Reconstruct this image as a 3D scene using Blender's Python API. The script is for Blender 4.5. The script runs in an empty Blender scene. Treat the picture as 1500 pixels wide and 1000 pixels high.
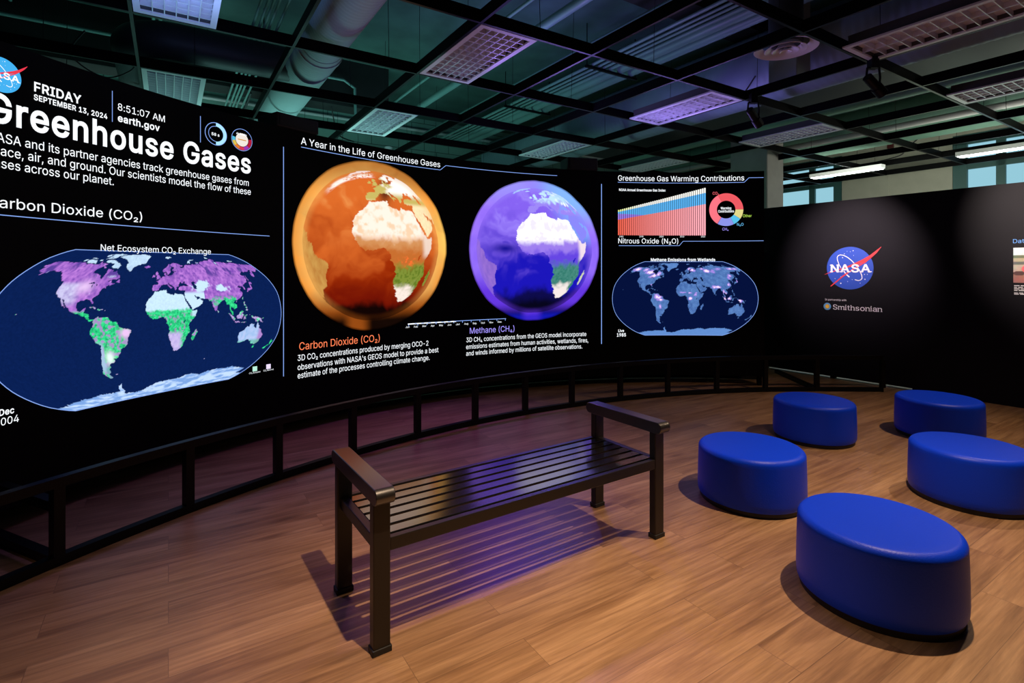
import bpy, bmesh, math, random
import numpy as np
from mathutils import Vector, Matrix

random.seed(7)
rng = np.random.default_rng(11)
sc = bpy.context.scene
col = sc.collection
PI = math.pi

# ---------------------------------------------------------------- camera
H = 1.5
cam_d = bpy.data.cameras.new('camera')
cam = bpy.data.objects.new('camera', cam_d)
col.objects.link(cam)
cam.location = (0, 0, H)
cam.rotation_euler = (PI / 2, 0, 0)
cam_d.sensor_fit = 'HORIZONTAL'
cam_d.sensor_width = 36.0
cam_d.lens = 36.0 * 778 / 1500          # wide lens, vertical shift keeps the uprights upright
cam_d.shift_y = -102 / 1500
cam_d.clip_start = 0.05
cam_d.clip_end = 100
sc.camera = cam

# ---------------------------------------------------------------- world, exposure
world = bpy.data.worlds.new('world')
sc.world = world
world.use_nodes = True
bg = world.node_tree.nodes['Background']
bg.inputs['Color'].default_value = (0.55, 0.75, 0.85, 1)
bg.inputs['Strength'].default_value = 0.006
sc.view_settings.view_transform = 'Standard'
sc.view_settings.look = 'None'
sc.view_settings.gamma = 1.0
sc.view_settings.exposure = 0.0
sc.view_settings.use_curve_mapping = False

# ---------------------------------------------------------------- lights of the room and added fill lamps
def spot(name, loc, aim, power, size, blend, color, radius=0.03):
    d = bpy.data.lights.new(name, 'SPOT')
    d.energy = power
    d.spot_size = math.radians(size)
    d.spot_blend = blend
    d.color = color
    d.shadow_soft_size = radius
    o = bpy.data.objects.new(name, d)
    col.objects.link(o)
    o.location = loc
    v = Vector(aim) - Vector(loc)
    o.rotation_euler = v.to_track_quat('-Z', 'Y').to_euler()
    return o
def area(name, loc, aim, power, sx, sy, color):
    d = bpy.data.lights.new(name, 'AREA'); d.shape = 'RECTANGLE'; d.size = sx; d.size_y = sy; d.energy = power; d.color = color
    o = bpy.data.objects.new(name, d); col.objects.link(o); o.location = loc
    o.rotation_euler = (Vector(aim) - Vector(loc)).to_track_quat('-Z', 'Y').to_euler()
    return o
WARM = (1.0, 0.70, 0.46)
spot('spot_over_bench', (0.03, 1.57, 2.85), (-.28, 1.82, 0), 325, 80, 1.0, WARM, 0.02)
spot('spot_over_stools', (2.2, 2.75, 3.1), (1.95, 2.35, 0), 370, 100, 1.0, WARM, 0.02)
spot('spot_by_partition', (4.3, 4.2, 3.1), (3.5, 4.4, 0), 190, 106, 1.0, WARM, 0.02)
# added coloured lamps along the screen top, boosting its spill light; no real fixtures
VIOLET = (.36, .24, 1.0); BLUE = (.25, .42, 1.0)
area('violet_ceiling_fill', (.38, 6.45, 2.93), (.38, 6.3, 4.5), 23, 1.3, .10, VIOLET)
area('violet_ceiling_fill', (2.3, 6.75, 2.93), (2.3, 6.6, 4.5), 10, 1.3, .10, VIOLET)
area('blue_ceiling_fill', (-2.30, 3.72, 2.93), (-2.25, 3.65, 4.5), 7, .7, .10, BLUE)
spot('violet_floor_fill', (-.2, 6.25, 2.88), (-.35, 4.7, 0), 95, 74, 1.0, (.30, .09, 1.0), .05)
spot('blue_floor_fill', (.5, 6.4, 2.88), (.45, 3.05, 0), 70, 34, 1.0, (.10, .06, 1.0), .05)
spot('blue_side_fill', (-2.2, 3.6, 2.88), (-1.35, 2.75, 0), 34, 84, 1.0, (.42, .26, 1.0), .05)
spot('magenta_floor_fill', (-1.2, 5.6, 2.88), (-.9, 4.3, 0), 30, 75, 1.0, (.75, .14, .60), .05)
# added unseen lamps brightening the area behind the screen
area('back_fill_light', (-2.6, 7.6, 1.9), (-2.9, 8.4, 4.9), 62, 5.0, .8, (.40, 1.0, .92))
area('back_fill_light', (-5.8, 7.8, 2.3), (-6.5, 8.8, 4.4), 26, 2.5, .5, (.62, 1.0, .90))
area('back_fill_light', (2.6, 9.6, 1.9), (2.2, 9.0, 4.9), 5, 4.0, .8, (.60, 1.0, .80))
area('window_side_fill', (7.0, 9.2, 3.1), (8.6, 11.6, 3.6), 27, 3.5, .4, (.95, 1.0, .85))  # added unseen lamp brightening the window wall
area('hall_fill_light', (7.2, 6.8, 2.9), (4.8, 9.3, 3.0), 26, 1.5, .4, (1.0, .95, .82))  # added unseen lamp brightening the column
area('hall_fill_light', (7.6, 8.0, 2.5), (6.8, 7.2, 4.9), 12, 3.0, .5, (.8, 1.0, .78))  # added unseen lamp brightening the ducts from below
spot('spot_on_logo', (2.83, 6.1, 3.25), (4.62, 7.28, 1.66), 1350, 44, 1.0, (1.0, 0.80, 0.82), 0.02)
spot('spot_on_poster', (3.5, 5.08, 3.25), (5.86, 5.50, 1.95), 1000, 46, 1.0, (1.0, 0.84, 0.74), 0.02)

# ---------------------------------------------------------------- helpers
class MB:
    """collects shapes, then links them as one mesh object"""
    def __init__(self):
        self.v = []; self.f = []
    def add(self, vs, fs):
        o = len(self.v)
        self.v += [tuple(map(float, p)) for p in vs]
        self.f += [tuple(o + i for i in q) for q in fs]
        return self
    def box(self, x0, x1, y0, y1, z0, z1, T=None):
        vs = [(x, y, z) for z in (z0, z1) for y in (y0, y1) for x in (x0, x1)]
        if T: vs = [T(*p) for p in vs]
        return self.add(vs, [(0, 2, 3, 1), (4, 5, 7, 6), (0, 1, 5, 4), (2, 6, 7, 3), (0, 4, 6, 2), (1, 3, 7, 5)])
    def beam(self, p, q, w, h):
        """square bar from p to q, w wide (level) and h tall"""
        p = Vector(p); q = Vector(q); d = (q - p).normalized()
        s = d.cross(Vector((0, 0, 1)))
        if s.length < 1e-4: s = Vector((1, 0, 0))
        s.normalize(); u = s.cross(d).normalized()
        vs = []
        for c in (p, q):
            for a, b in ((-1, -1), (1, -1), (1, 1), (-1, 1)):
                vs.append(c + s * a * w / 2 + u * b * h / 2)
        return self.add(vs, [(0, 1, 2, 3), (7, 6, 5, 4), (0, 4, 5, 1), (1, 5, 6, 2), (2, 6, 7, 3), (3, 7, 4, 0)])
    def tube(self, pts, r, n=10, cap=True):
        pts = [Vector(p) for p in pts]
        rs = r if isinstance(r, (list, tuple)) else [r] * len(pts)
        rings = []; up = None
        for i, p in enumerate(pts):
            d = (pts[min(i + 1, len(pts) - 1)] - pts[max(i - 1, 0)]).normalized()
            if up is None:
                up = Vector((0, 0, 1)) if abs(d.z) < .9 else Vector((1, 0, 0))
            s = d.cross(up).normalized(); up = s.cross(d).normalized()
            rings.append([p + (s * math.cos(2 * PI * k / n) + up * math.sin(2 * PI * k / n)) * rs[i] for k in range(n)])
        vs = [v for g in rings for v in g]; fs = []
        for i in range(len(pts) - 1):
            for k in range(n):
                fs.append((i * n + k, i * n + (k + 1) % n, (i + 1) * n + (k + 1) % n, (i + 1) * n + k))
        if cap:
            fs.append(tuple(range(n - 1, -1, -1))); fs.append(tuple((len(pts) - 1) * n + k for k in range(n)))
        return self.add(vs, fs)
    def lathe(self, prof, n=48, c=(0, 0, 0), closed=False):
        vs = []; fs = []; m = len(prof)
        for k in range(n):
            a = 2 * PI * k / n
            for r, z in prof: vs.append((c[0] + r * math.cos(a), c[1] + r * math.sin(a), c[2] + z))
        for k in range(n):
            for i in range(m if closed else m - 1):
                j = (i + 1) % m
                fs.append((k * m + i, ((k + 1) % n) * m + i, ((k + 1) % n) * m + j, k * m + j))
        if not closed:
            if prof[0][0] > 1e-6: fs.append(tuple(k * m for k in range(n - 1, -1, -1)))
            if prof[-1][0] > 1e-6: fs.append(tuple(k * m + m - 1 for k in range(n)))
        return self.add(vs, fs)
    def extrude(self, poly, axis_pts):
        """poly: list of 3D points, axis_pts: offset vector"""
        n = len(poly); o = Vector(axis_pts)
        vs = [Vector(p) for p in poly] + [Vector(p) + o for p in poly]
        fs = [tuple(range(n - 1, -1, -1)), tuple(range(n, 2 * n))]
        fs += [(i, (i + 1) % n, n + (i + 1) % n, n + i) for i in range(n)]
        return self.add(vs, fs)
    def build(self, name, mat, parent=None, smooth=False, bevel=0, fix=True):
        org = parent_world(parent)
        me = bpy.data.meshes.new(name)
        me.from_pydata([(x - org[0], y - org[1], z - org[2]) for x, y, z in self.v], [], self.f)
        if fix:
            b = bmesh.new(); b.from_mesh(me)
            bmesh.ops.recalc_face_normals(b, faces=b.faces); b.to_mesh(me); b.free()
        me.materials.append(mat)
        if smooth:
            me.polygons.foreach_set('use_smooth', [True] * len(me.polygons))
            try: me.set_sharp_from_angle(angle=math.radians(40))
            except Exception: pass
        o = bpy.data.objects.new(name, me)
        col.objects.link(o)
        if parent: o.parent = parent
        if bevel:
            m = o.modifiers.new('bevel', 'BEVEL'); m.width = bevel; m.segments = 2
            m.limit_method = 'ANGLE'; m.harden_normals = False
        return o

def parent_world(p):
    x = y = z = 0.0
    while p:
        x += p.location.x; y += p.location.y; z += p.location.z; p = p.parent
    return (x, y, z)
def tag(o, label=None, cat=None, group=None, kind=None):
    if label: o['label'] = label
    if cat: o['category'] = cat
    if group: o['group'] = group
    if kind: o['kind'] = kind
    return o
def thing(name, label, cat, loc, group=None):
    o = bpy.data.objects.new(name, None); col.objects.link(o)
    o.location = loc; o.empty_display_size = .2
    return tag(o, label, cat, group)
def children(o): return [c for c in bpy.data.objects if c.parent == o]
def copy_tree(o, parent=None):
    c = o.copy(); col.objects.link(c)
    if parent: c.parent = parent
    for ch in children(o): copy_tree(ch, c)
    return c

# ---------------------------------------------------------------- materials
def mat(name, color, rough=.5, metal=0, spec=.5, bump=0, bscale=60, coat=0, var=0, vscale=4):
    m = bpy.data.materials.new(name); m.use_nodes = True
    nt = m.node_tree; b = nt.nodes['Principled BSDF']
    b.inputs['Base Color'].default_value = (*color, 1)
    b.inputs['Roughness'].default_value = rough
    b.inputs['Metallic'].default_value = metal
    b.inputs['Specular IOR Level'].default_value = spec
    b.inputs['Coat Weight'].default_value = coat
    tc = nt.nodes.new('ShaderNodeTexCoord')
    if bump:
        n = nt.nodes.new('ShaderNodeTexNoise'); n.inputs['Scale'].default_value = bscale; n.inputs['Detail'].default_value = 3
        nt.links.new(tc.outputs['Object'], n.inputs['Vector'])
        bp = nt.nodes.new('ShaderNodeBump'); bp.inputs['Strength'].default_value = bump; bp.inputs['Distance'].default_value = .01
        nt.links.new(n.outputs['Fac'], bp.inputs['Height']); nt.links.new(bp.outputs['Normal'], b.inputs['Normal'])
    if var:
        n = nt.nodes.new('ShaderNodeTexNoise'); n.inputs['Scale'].default_value = vscale; n.inputs['Detail'].default_value = 5
        nt.links.new(tc.outputs['Object'], n.inputs['Vector'])
        r = nt.nodes.new('ShaderNodeValToRGB')
        r.color_ramp.elements[0].position = .3; r.color_ramp.elements[1].position = .7
        r.color_ramp.elements[0].color = (*[c * (1 - var) for c in color], 1)
        r.color_ramp.elements[1].color = (*[min(1, c * (1 + var)) for c in color], 1)
        nt.links.new(n.outputs['Fac'], r.inputs['Fac']); nt.links.new(r.outputs['Color'], b.inputs['Base Color'])
    return m
def emis(name, color, strength=1.0, sample=True):
    m = bpy.data.materials.new(name); m.use_nodes = True
    nt = m.node_tree; nt.nodes.clear()
    o = nt.nodes.new('ShaderNodeOutputMaterial'); e = nt.nodes.new('ShaderNodeEmission')
    e.inputs['Color'].default_value = (*color, 1); e.inputs['Strength'].default_value = strength
    nt.links.new(e.outputs[0], o.inputs[0])
    if not sample: m.cycles.emission_sampling = 'NONE'
    return m
def emis_attr(name, strength=1.0, pixels=0):
    """LED picture: the colour of each lamp of the panel comes from the mesh's colour attribute"""
    m = bpy.data.materials.new(name); m.use_nodes = True
    nt = m.node_tree; nt.nodes.clear()
    o = nt.nodes.new('ShaderNodeOutputMaterial'); e = nt.nodes.new('ShaderNodeEmission')
    a = nt.nodes.new('ShaderNodeAttribute'); a.attribute_name = 'picture'
    e.inputs['Strength'].default_value = strength
    nt.links.new(a.outputs['Color'], e.inputs['Color'])
    nt.links.new(e.outputs[0], o.inputs[0])
    return m
def srgb(r, g, b):
    f = lambda c: (c / 255 / 12.92) if c / 255 <= .04045 else ((c / 255 + .055) / 1.055) ** 2.4
    return (f(r), f(g), f(b))

M = {}
M['black_metal'] = mat('black powder coated steel', (.003, .003, .0035), .42, spec=.22)
M['grid_black'] = mat('black satin ceiling rail', (.0018, .0018, .002), .5, spec=.06)
M['flange'] = mat('glossy black rail flange', (.006, .006, .007), .34, spec=.14)
M['bronze'] = mat('dark bronze painted aluminium', (.009, .007, .006), .38, spec=.5, bump=.02, bscale=300)
M['bronze'].node_tree.nodes['Principled BSDF'].inputs['IOR'].default_value = 1.5
M['armrest'] = mat('glossy dark bronze armrest', (.011, .009, .008), .30)
M['armrest'].node_tree.nodes['Principled BSDF'].inputs['IOR'].default_value = 2.1
M['slat'] = mat('glossy dark bronze slat', (.008, .007, .006), .15)
M['slat'].node_tree.nodes['Principled BSDF'].inputs['IOR'].default_value = 2.5
M['foot'] = mat('black rubber foot', (.008, .008, .008), .6)
M['stool_blue'] = mat('royal blue moulded plastic', (.002, .05, .85), .42, spec=.25, bump=.12, bscale=160)
M['stool_base'] = mat('dark stool base', (.004, .004, .01), .6)
M['panel_black'] = mat('matte black screen face', (.0015, .0015, .0018), .55, spec=.12)
M['cabinet_black'] = mat('black screen cabinet', (.006, .006, .006), .6)
M['partition'] = mat('black painted partition', (.0050, .0044, .0072), .62, spec=.16, bump=.04, bscale=200, var=.12, vscale=3)
M['deck'] = mat('green painted ceiling deck', (.05, .115, .10), .8, var=.25, vscale=2)
M['beam_dark'] = mat('dark brown ceiling beam', (.008, .008, .008), .8, var=.3)
M['duct_teal'] = mat('pale painted spiral duct', (.34, .44, .44), .55)
M['duct_dark'] = mat('dark grey duct', (.035, .042, .045), .55)
M['duct_green'] = mat('pale green painted duct', (.22, .40, .32), .6)
M['pipe_teal'] = mat('pale green painted pipe', (.16, .30, .28), .4)
M['pipe_white'] = mat('white pipe', (.6, .62, .62), .4)
M['cable'] = mat('black cable', (.006, .006, .006), .6)
M['tan'] = mat('tan painted beam', (.30, .25, .15), .8, var=.2)
M['column'] = mat('grey painted column', (.36, .36, .34), .7, var=.08)
M['window_wall'] = mat('pale green grey wall', (.46, .46, .38), .85, var=.05)
M['window_frame'] = mat('teal painted window frame', (.045, .13, .125), .5)
M['white_enamel'] = mat('white enamel', (.74, .74, .76), .32)
M['housing_grey'] = mat('dull grey lamp housing', (.06, .06, .065), .6)
M['louver'] = mat('satin aluminium louvre', (.80, .80, .84), .35, metal=.35)
M['red_device'] = mat('dark red alarm', (.10, .012, .012), .5)
M['base_white'] = mat('pale wall base', (.55, .54, .48), .6)
M['back_floor'] = mat('pale vinyl floor', (.55, .54, .5), .5)
M['lamp_on'] = emis('lit diffuser', (.93, 1, .97), 16)
M['daylight'] = emis('daylight on blinds', srgb(140, 190, 205), 1.15)
E_ = {
 'white': emis('white screen text', (.92, .96, 1.0), 1.2, False),
 'orange': emis('orange screen text', srgb(255, 130, 85), 1.1, False),
 'lilac': emis('lilac screen text', srgb(165, 150, 255), 1.1, False),
 'coral': emis('coral screen text', srgb(255, 110, 120), 1.0, False),
 'lime': emis('lime screen text', srgb(190, 235, 90), 1.0, False),
 'sky': emis('sky blue screen text', srgb(110, 200, 255), 1.0, False),
 'line': emis('blue white screen line', srgb(140, 175, 250), 1.0, False),
}
M['picture'] = emis_attr('led picture', 1.15)

# ---------------------------------------------------------------- building frame: p along the long axis, q across it
P1 = (-.2494, 4.263); TH = math.radians(32.9); EA = (math.cos(TH), math.sin(TH)); EB = (-math.sin(TH), math.cos(TH))
DA = 1.175; DB = 1.306
def G(i, j, z):
    return (P1[0] + i * DA * EA[0] + j * DB * EB[0], P1[1] + i * DA * EA[1] + j * DB * EB[1], z)

# ---------------------------------------------------------------- floor
def wood_floor():
    m = bpy.data.materials.new('oak plank vinyl'); m.use_nodes = True
    nt = m.node_tree; N = nt.nodes.new; L = nt.links.new; b = nt.nodes['Principled BSDF']
    tc = N('ShaderNodeTexCoord'); mp = N('ShaderNodeMapping'); mp.inputs['Rotation'].default_value = (0, 0, -TH)
    L(tc.outputs['Object'], mp.inputs['Vector'])
    br = N('ShaderNodeTexBrick'); br.inputs['Scale'].default_value = 1
    br.inputs['Brick Width'].default_value = 1.22; br.inputs['Row Height'].default_value = .18
    br.inputs['Mortar Size'].default_value = .0012; br.inputs['Mortar Smooth'].default_value = .1
    br.offset = .37; br.offset_frequency = 2
    br.inputs['Color1'].default_value = (0, 0, 0, 1); br.inputs['Color2'].default_value = (1, 1, 1, 1); br.inputs['Mortar'].default_value = (.5, .5, .5, 1)
    L(mp.outputs[0], br.inputs['Vector'])
    # every plank shifts the grain
    sep = N('ShaderNodeSeparateXYZ'); L(mp.outputs[0], sep.inputs[0])
    mul = N('ShaderNodeMath'); mul.operation = 'MULTIPLY'; mul.inputs[1].default_value = 37; L(br.outputs['Color'], mul.inputs[0])
    cmb = N('ShaderNodeCombineXYZ'); L(sep.outputs['X'], cmb.inputs['X']); L(sep.outputs['Y'], cmb.inputs['Y']); L(mul.outputs[0], cmb.inputs['Z'])
    def noise(scale, detail, rough, dist=0):
        s = N('ShaderNodeMapping'); s.inputs['Scale'].default_value = scale; L(cmb.outputs[0], s.inputs['Vector'])
        n = N('ShaderNodeTexNoise'); n.inputs['Scale'].default_value = 1; n.inputs['Detail'].default_value = detail
        n.inputs['Roughness'].default_value = rough; n.inputs['Distortion'].default_value = dist
        L(s.outputs[0], n.inputs['Vector']); return n
    big = noise((.9, 5.5, 1), 6, .6, .8); fine = noise((3, 70, 1), 4, .6); streak = noise((1.1, 22, 1), 5, .62, .4)
    r1 = N('ShaderNodeValToRGB'); e = r1.color_ramp.elements
    e[0].position = .30; e[0].color = (.24, .130, .064, 1); e[1].position = .70; e[1].color = (.47, .29, .155, 1)
    k = e.new(.47); k.color = (.37, .215, .108, 1)
    L(big.outputs['Fac'], r1.inputs['Fac'])
    r2 = N('ShaderNodeValToRGB'); e = r2.color_ramp.elements
    e[0].position = .30; e[0].color = (.60, .54, .51, 1); e[1].position = .54; e[1].color = (1, 1, 1, 1)
    L(streak.outputs['Fac'], r2.inputs['Fac'])
    mx = N('ShaderNodeMixRGB'); mx.blend_type = 'MULTIPLY'; mx.inputs[0].default_value = .85
    L(r1.outputs[0], mx.inputs[1]); L(r2.outputs[0], mx.inputs[2])
    r3 = N('ShaderNodeValToRGB'); e = r3.color_ramp.elements
    e[0].position = .35; e[0].color = (.72, .70, .68, 1); e[1].position = .65; e[1].color = (1.12, 1.12, 1.12, 1)
    L(fine.outputs['Fac'], r3.inputs['Fac'])
    mx2 = N('ShaderNodeMixRGB'); mx2.blend_type = 'MULTIPLY'; mx2.inputs[0].default_value = .8
    L(mx.outputs[0], mx2.inputs[1]); L(r3.outputs[0], mx2.inputs[2])
    # knots
    ks = N('ShaderNodeMapping'); ks.inputs['Scale'].default_value = (1.5, 5.2, 1); L(cmb.outputs[0], ks.inputs['Vector'])
    vo = N('ShaderNodeTexVoronoi'); vo.inputs['Scale'].default_value = 1; L(ks.outputs[0], vo.inputs['Vector'])
    r4 = N('ShaderNodeValToRGB'); e = r4.color_ramp.elements
    e[0].position = .03; e[0].color = (.34, .28, .25, 1); e[1].position = .20; e[1].color = (1, 1, 1, 1)
    L(vo.outputs['Distance'], r4.inputs['Fac'])
    mx3 = N('ShaderNodeMixRGB'); mx3.blend_type = 'MULTIPLY'; mx3.inputs[0].default_value = .75
    L(mx2.outputs[0], mx3.inputs[1]); L(r4.outputs[0], mx3.inputs[2])
    # plank tone and seam
    r5 = N('ShaderNodeValToRGB'); e = r5.color_ramp.elements
    e[0].color = (.86, .84, .83, 1); e[1].color = (1.1, 1.1, 1.1, 1); L(br.outputs['Color'], r5.inputs['Fac'])
    mx4 = N('ShaderNodeMixRGB'); mx4.blend_type = 'MULTIPLY'; mx4.inputs[0].default_value = 1
    L(mx3.outputs[0], mx4.inputs[1]); L(r5.outputs[0], mx4.inputs[2])
    mx5 = N('ShaderNodeMixRGB'); mx5.inputs[2].default_value = (.09, .05, .03, 1)
    fm = N('ShaderNodeMath'); fm.operation = 'MULTIPLY'; fm.inputs[1].default_value = .6; L(br.outputs['Fac'], fm.inputs[0])
    L(fm.outputs[0], mx5.inputs[0]); L(mx4.outputs[0], mx5.inputs[1])
    L(mx5.outputs[0], b.inputs['Base Color'])
    b.inputs['Roughness'].default_value = .36; b.inputs['Specular IOR Level'].default_value = .5
    bp = N('ShaderNodeBump'); bp.inputs['Strength'].default_value = .10; bp.inputs['Distance'].default_value = .004
    L(fine.outputs['Fac'], bp.inputs['Height']); L(bp.outputs[0], b.inputs['Normal'])
    return m
M['floor'] = wood_floor()
m = MB(); m.add([(-9, -4, 0), (14, -4, 0), (14, 18, 0), (-9, 18, 0)], [(0, 1, 2, 3)])
tag(m.build('floor', M['floor']), kind='structure')

# ---------------------------------------------------------------- room shell
def slab(name, i0, i1, j0, j1, z0, z1, material, **k):
    m = MB(); m.box(i0, i1, j0, j1, z0, z1, T=G)
    return tag(m.build(name, material, **k), kind='structure')
slab('ceiling', -6.5, 10.2, -6, 6.2, 4.9, 5.05, M['deck'])
def block_wall():
    m = mat('teal painted block wall', (.20, .36, .31), .8)
    nt = m.node_tree; N = nt.nodes.new; b = nt.nodes['Principled BSDF']
    tc = N('ShaderNodeTexCoord'); mp = N('ShaderNodeMapping'); mp.inputs['Rotation'].default_value = (PI / 2, 0, 0)
    mp2 = N('ShaderNodeMapping'); mp2.inputs['Rotation'].default_value = (0, 0, -TH)
    nt.links.new(tc.outputs['Object'], mp2.inputs[0]); nt.links.new(mp2.outputs[0], mp.inputs[0])
    br = N('ShaderNodeTexBrick'); br.inputs['Scale'].default_value = 1
    br.inputs['Brick Width'].default_value = .6; br.inputs['Row Height'].default_value = .3; br.inputs['Mortar Size'].default_value = .008
    br.inputs['Color1'].default_value = (.20, .36, .31, 1); br.inputs['Color2'].default_value = (.17, .32, .28, 1); br.inputs['Mortar'].default_value = (.05, .09, .08, 1)
    nt.links.new(mp.outputs[0], br.inputs['Vector']); nt.links.new(br.outputs['Color'], b.inputs['Base Color'])
    return m
slab('wall_back', -6.5, 9.45, 5.6, 5.8, 0, 4.9, block_wall())
slab('wall_left', -6.7, -6.5, -6, 5.8, 0, 4.9, M['deck'])

# window wall: t metres along the wall from the corner point A, z up
WA = (9.25, 10.35)
def WW(t, d, z): return (WA[0] + t * EB[0] + d * EA[0], WA[1] + t * EB[1] + d * EA[1], z)
openings = [(0.54, -1.0), (4.5, 2.65)]       # (left edge, right edge) of the two windows
wm = MB()
for a, b2 in ((8, 4.5), (2.65, 0.54), (-1.0, -6)): wm.box(b2, a, 0, .2, 0, 4.9, T=WW)
for a, b2 in openings:
    wm.box(b2, a, 0, .2, 0, 1.6, T=WW); wm.box(b2, a, 0, .2, 4.25, 4.9, T=WW)
tag(wm.build('wall_right', M['window_wall']), kind='structure')
wm = MB(); wm.box(1.68, 1.72, -.012, 0, 0, 4.3, T=WW)
tag(wm.build('trim_1', M['window_wall']), kind='structure')
wm = MB(); wm.box(-6, 8, -.10, 0, 4.38, 4.50, T=WW)
tag(wm.build('trim_2', M['window_wall']), kind='structure')
for n, (a, b2) in enumerate(openings):
    w = tag(thing('window_%d' % (n + 1), None, None, WW((a + b2) / 2, .1, 1.6)), kind='structure')
    fr = MB()
    mid = (-.13 - .27) / 2 if n == 0 else (3.43 + 3.30) / 2
    lo, hi = (.31, -.80) if n == 0 else (4.2, 2.85)
    fr.box(lo, a, .02, .14, 1.6, 4.25, T=WW); fr.box(b2, hi, .02, .14, 1.6, 4.25, T=WW)
    fr.box(mid - .07, mid + .07, .03, .13, 1.6, 4.25, T=WW)
    fr.box(b2, a, .02, .14, 4.05, 4.25, T=WW); fr.box(b2, a, .03, .13, 3.55, 3.70, T=WW); fr.box(b2, a, .02, .14, 1.6, 1.75, T=WW)
    fr.build('window_frame', M['window_frame'], w)
    for x0, x1 in ((hi, mid - .07), (mid + .07, lo)):
        for z0, z1 in ((1.75, 3.55), (3.70, 4.05)):
            g = MB(); g.box(x0, x1, .09, .10, z0, z1, T=WW); g.build('pane', M['daylight'], w)

# column behind the screen's right end
m = MB(); cx, cy = 4.47, 9.3
def CT(x, y, z): return (cx + x * EA[0] + y * EB[0], cy + x * EA[1] + y * EB[1], z)
m.box(0, .51, 0, .73, 0, 4.9, T=CT)
tag(m.build('column', M['column'], bevel=.02), kind='structure')

# beams under the deck
for nm, (i0, i1, j0, j1, z0), mm in (
    ('beam', (-6.4, .85, 3.75, 4.05, 4.16), 'beam_dark'), ('beam', (1.2, 9.9, .25, .55, 4.62), 'beam_dark'),
    ('beam', (5.75, 6.1, -5, 3.7, 4.38), 'tan'), ('beam', (-6.4, 9.9, -2.6, -2.3, 4.80), 'beam_dark')):
    m = MB(); m.box(i0, i1, j0, j1, z0, 4.9, T=G)
    tag(m.build(nm, M[mm]), kind='structure')

# ---------------------------------------------------------------- black partition with graphics
W0 = (4.882, 6.905); WD = (.571, -.821); WN = (-.821, -.571)
def PW(t, z, off=0.0):
    return (W0[0] + WD[0] * t + WN[0] * off, W0[1] + WD[1] * t + WN[1] * off, z)
m = MB()
m.box(-1.75, .27, -.12, 0, .034, 2.487, T=lambda x, y, z: PW(x, z, y))
m.box(.27, 5.2, -.12, 0, 0, 2.487, T=lambda x, y, z: PW(x, z, y))
for t in (-1.7, -.72): m.box(t, t + .06, -.10, -.04, 0, .034, T=lambda x, y, z: PW(x, z, y))
tag(m.build('wall_partition', M['partition']), kind='structure')
# pale floor of the lit area beyond the partition
m = MB(); m.box(-1.75, 5.2, -3.5, -.03, 0.0, .003, T=lambda x, y, z: PW(x, z, y))
tag(m.build('floor_back', M['back_floor']), kind='structure')

# ================================================================= flat graphics helpers
def flat_polys(name, polys, place, mat_, parent, fill=True):
    """polys: lists of 2D points; place maps (x, y) to 3D"""
    b = bmesh.new()
    for pl in polys:
        vs = [b.verts.new((x, y, 0)) for x, y in pl]
        f = b.faces.new(vs)
    bmesh.ops.triangulate(b, faces=b.faces)
    org = parent_world(parent)
    for v in b.verts:
        p = place(v.co.x, v.co.y); v.co = (p[0] - org[0], p[1] - org[1], p[2] - org[2])
    me = bpy.data.meshes.new(name); b.to_mesh(me); b.free()
    me.materials.append(mat_)
    o = bpy.data.objects.new(name, me); col.objects.link(o); o.parent = parent
    return o
def ring(cx, cy, r0, r1, a0, a1, n=48):
    a = np.radians(np.linspace(a0, a1, n))
    return [(cx + r1 * math.cos(t), cy + r1 * math.sin(t)) for t in a] + [(cx + r0 * math.cos(t), cy + r0 * math.sin(t)) for t in a[::-1]]
def quads(poly_pairs):
    """strip of quads between two polylines"""
    A, B = poly_pairs
    return [[A[i], A[i + 1], B[i + 1], B[i]] for i in range(len(A) - 1)]
def disc(cx, cy, r, n=64, ry=None):
    ry = ry or r
    return [(cx + r * math.cos(2 * PI * k / n), cy + ry * math.sin(2 * PI * k / n)) for k in range(n)]
def stroke(pts, w):
    L_, R_ = [], []
    for i, p in enumerate(pts):
        a = pts[max(i - 1, 0)]; c = pts[min(i + 1, len(pts) - 1)]
        dx, dy = c[0] - a[0], c[1] - a[1]; l = math.hypot(dx, dy) or 1
        nx, ny = -dy / l * w / 2, dx / l * w / 2
        L_.append((p[0] + nx, p[1] + ny)); R_.append((p[0] - nx, p[1] - ny))
    return quads((L_, R_))
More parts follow.
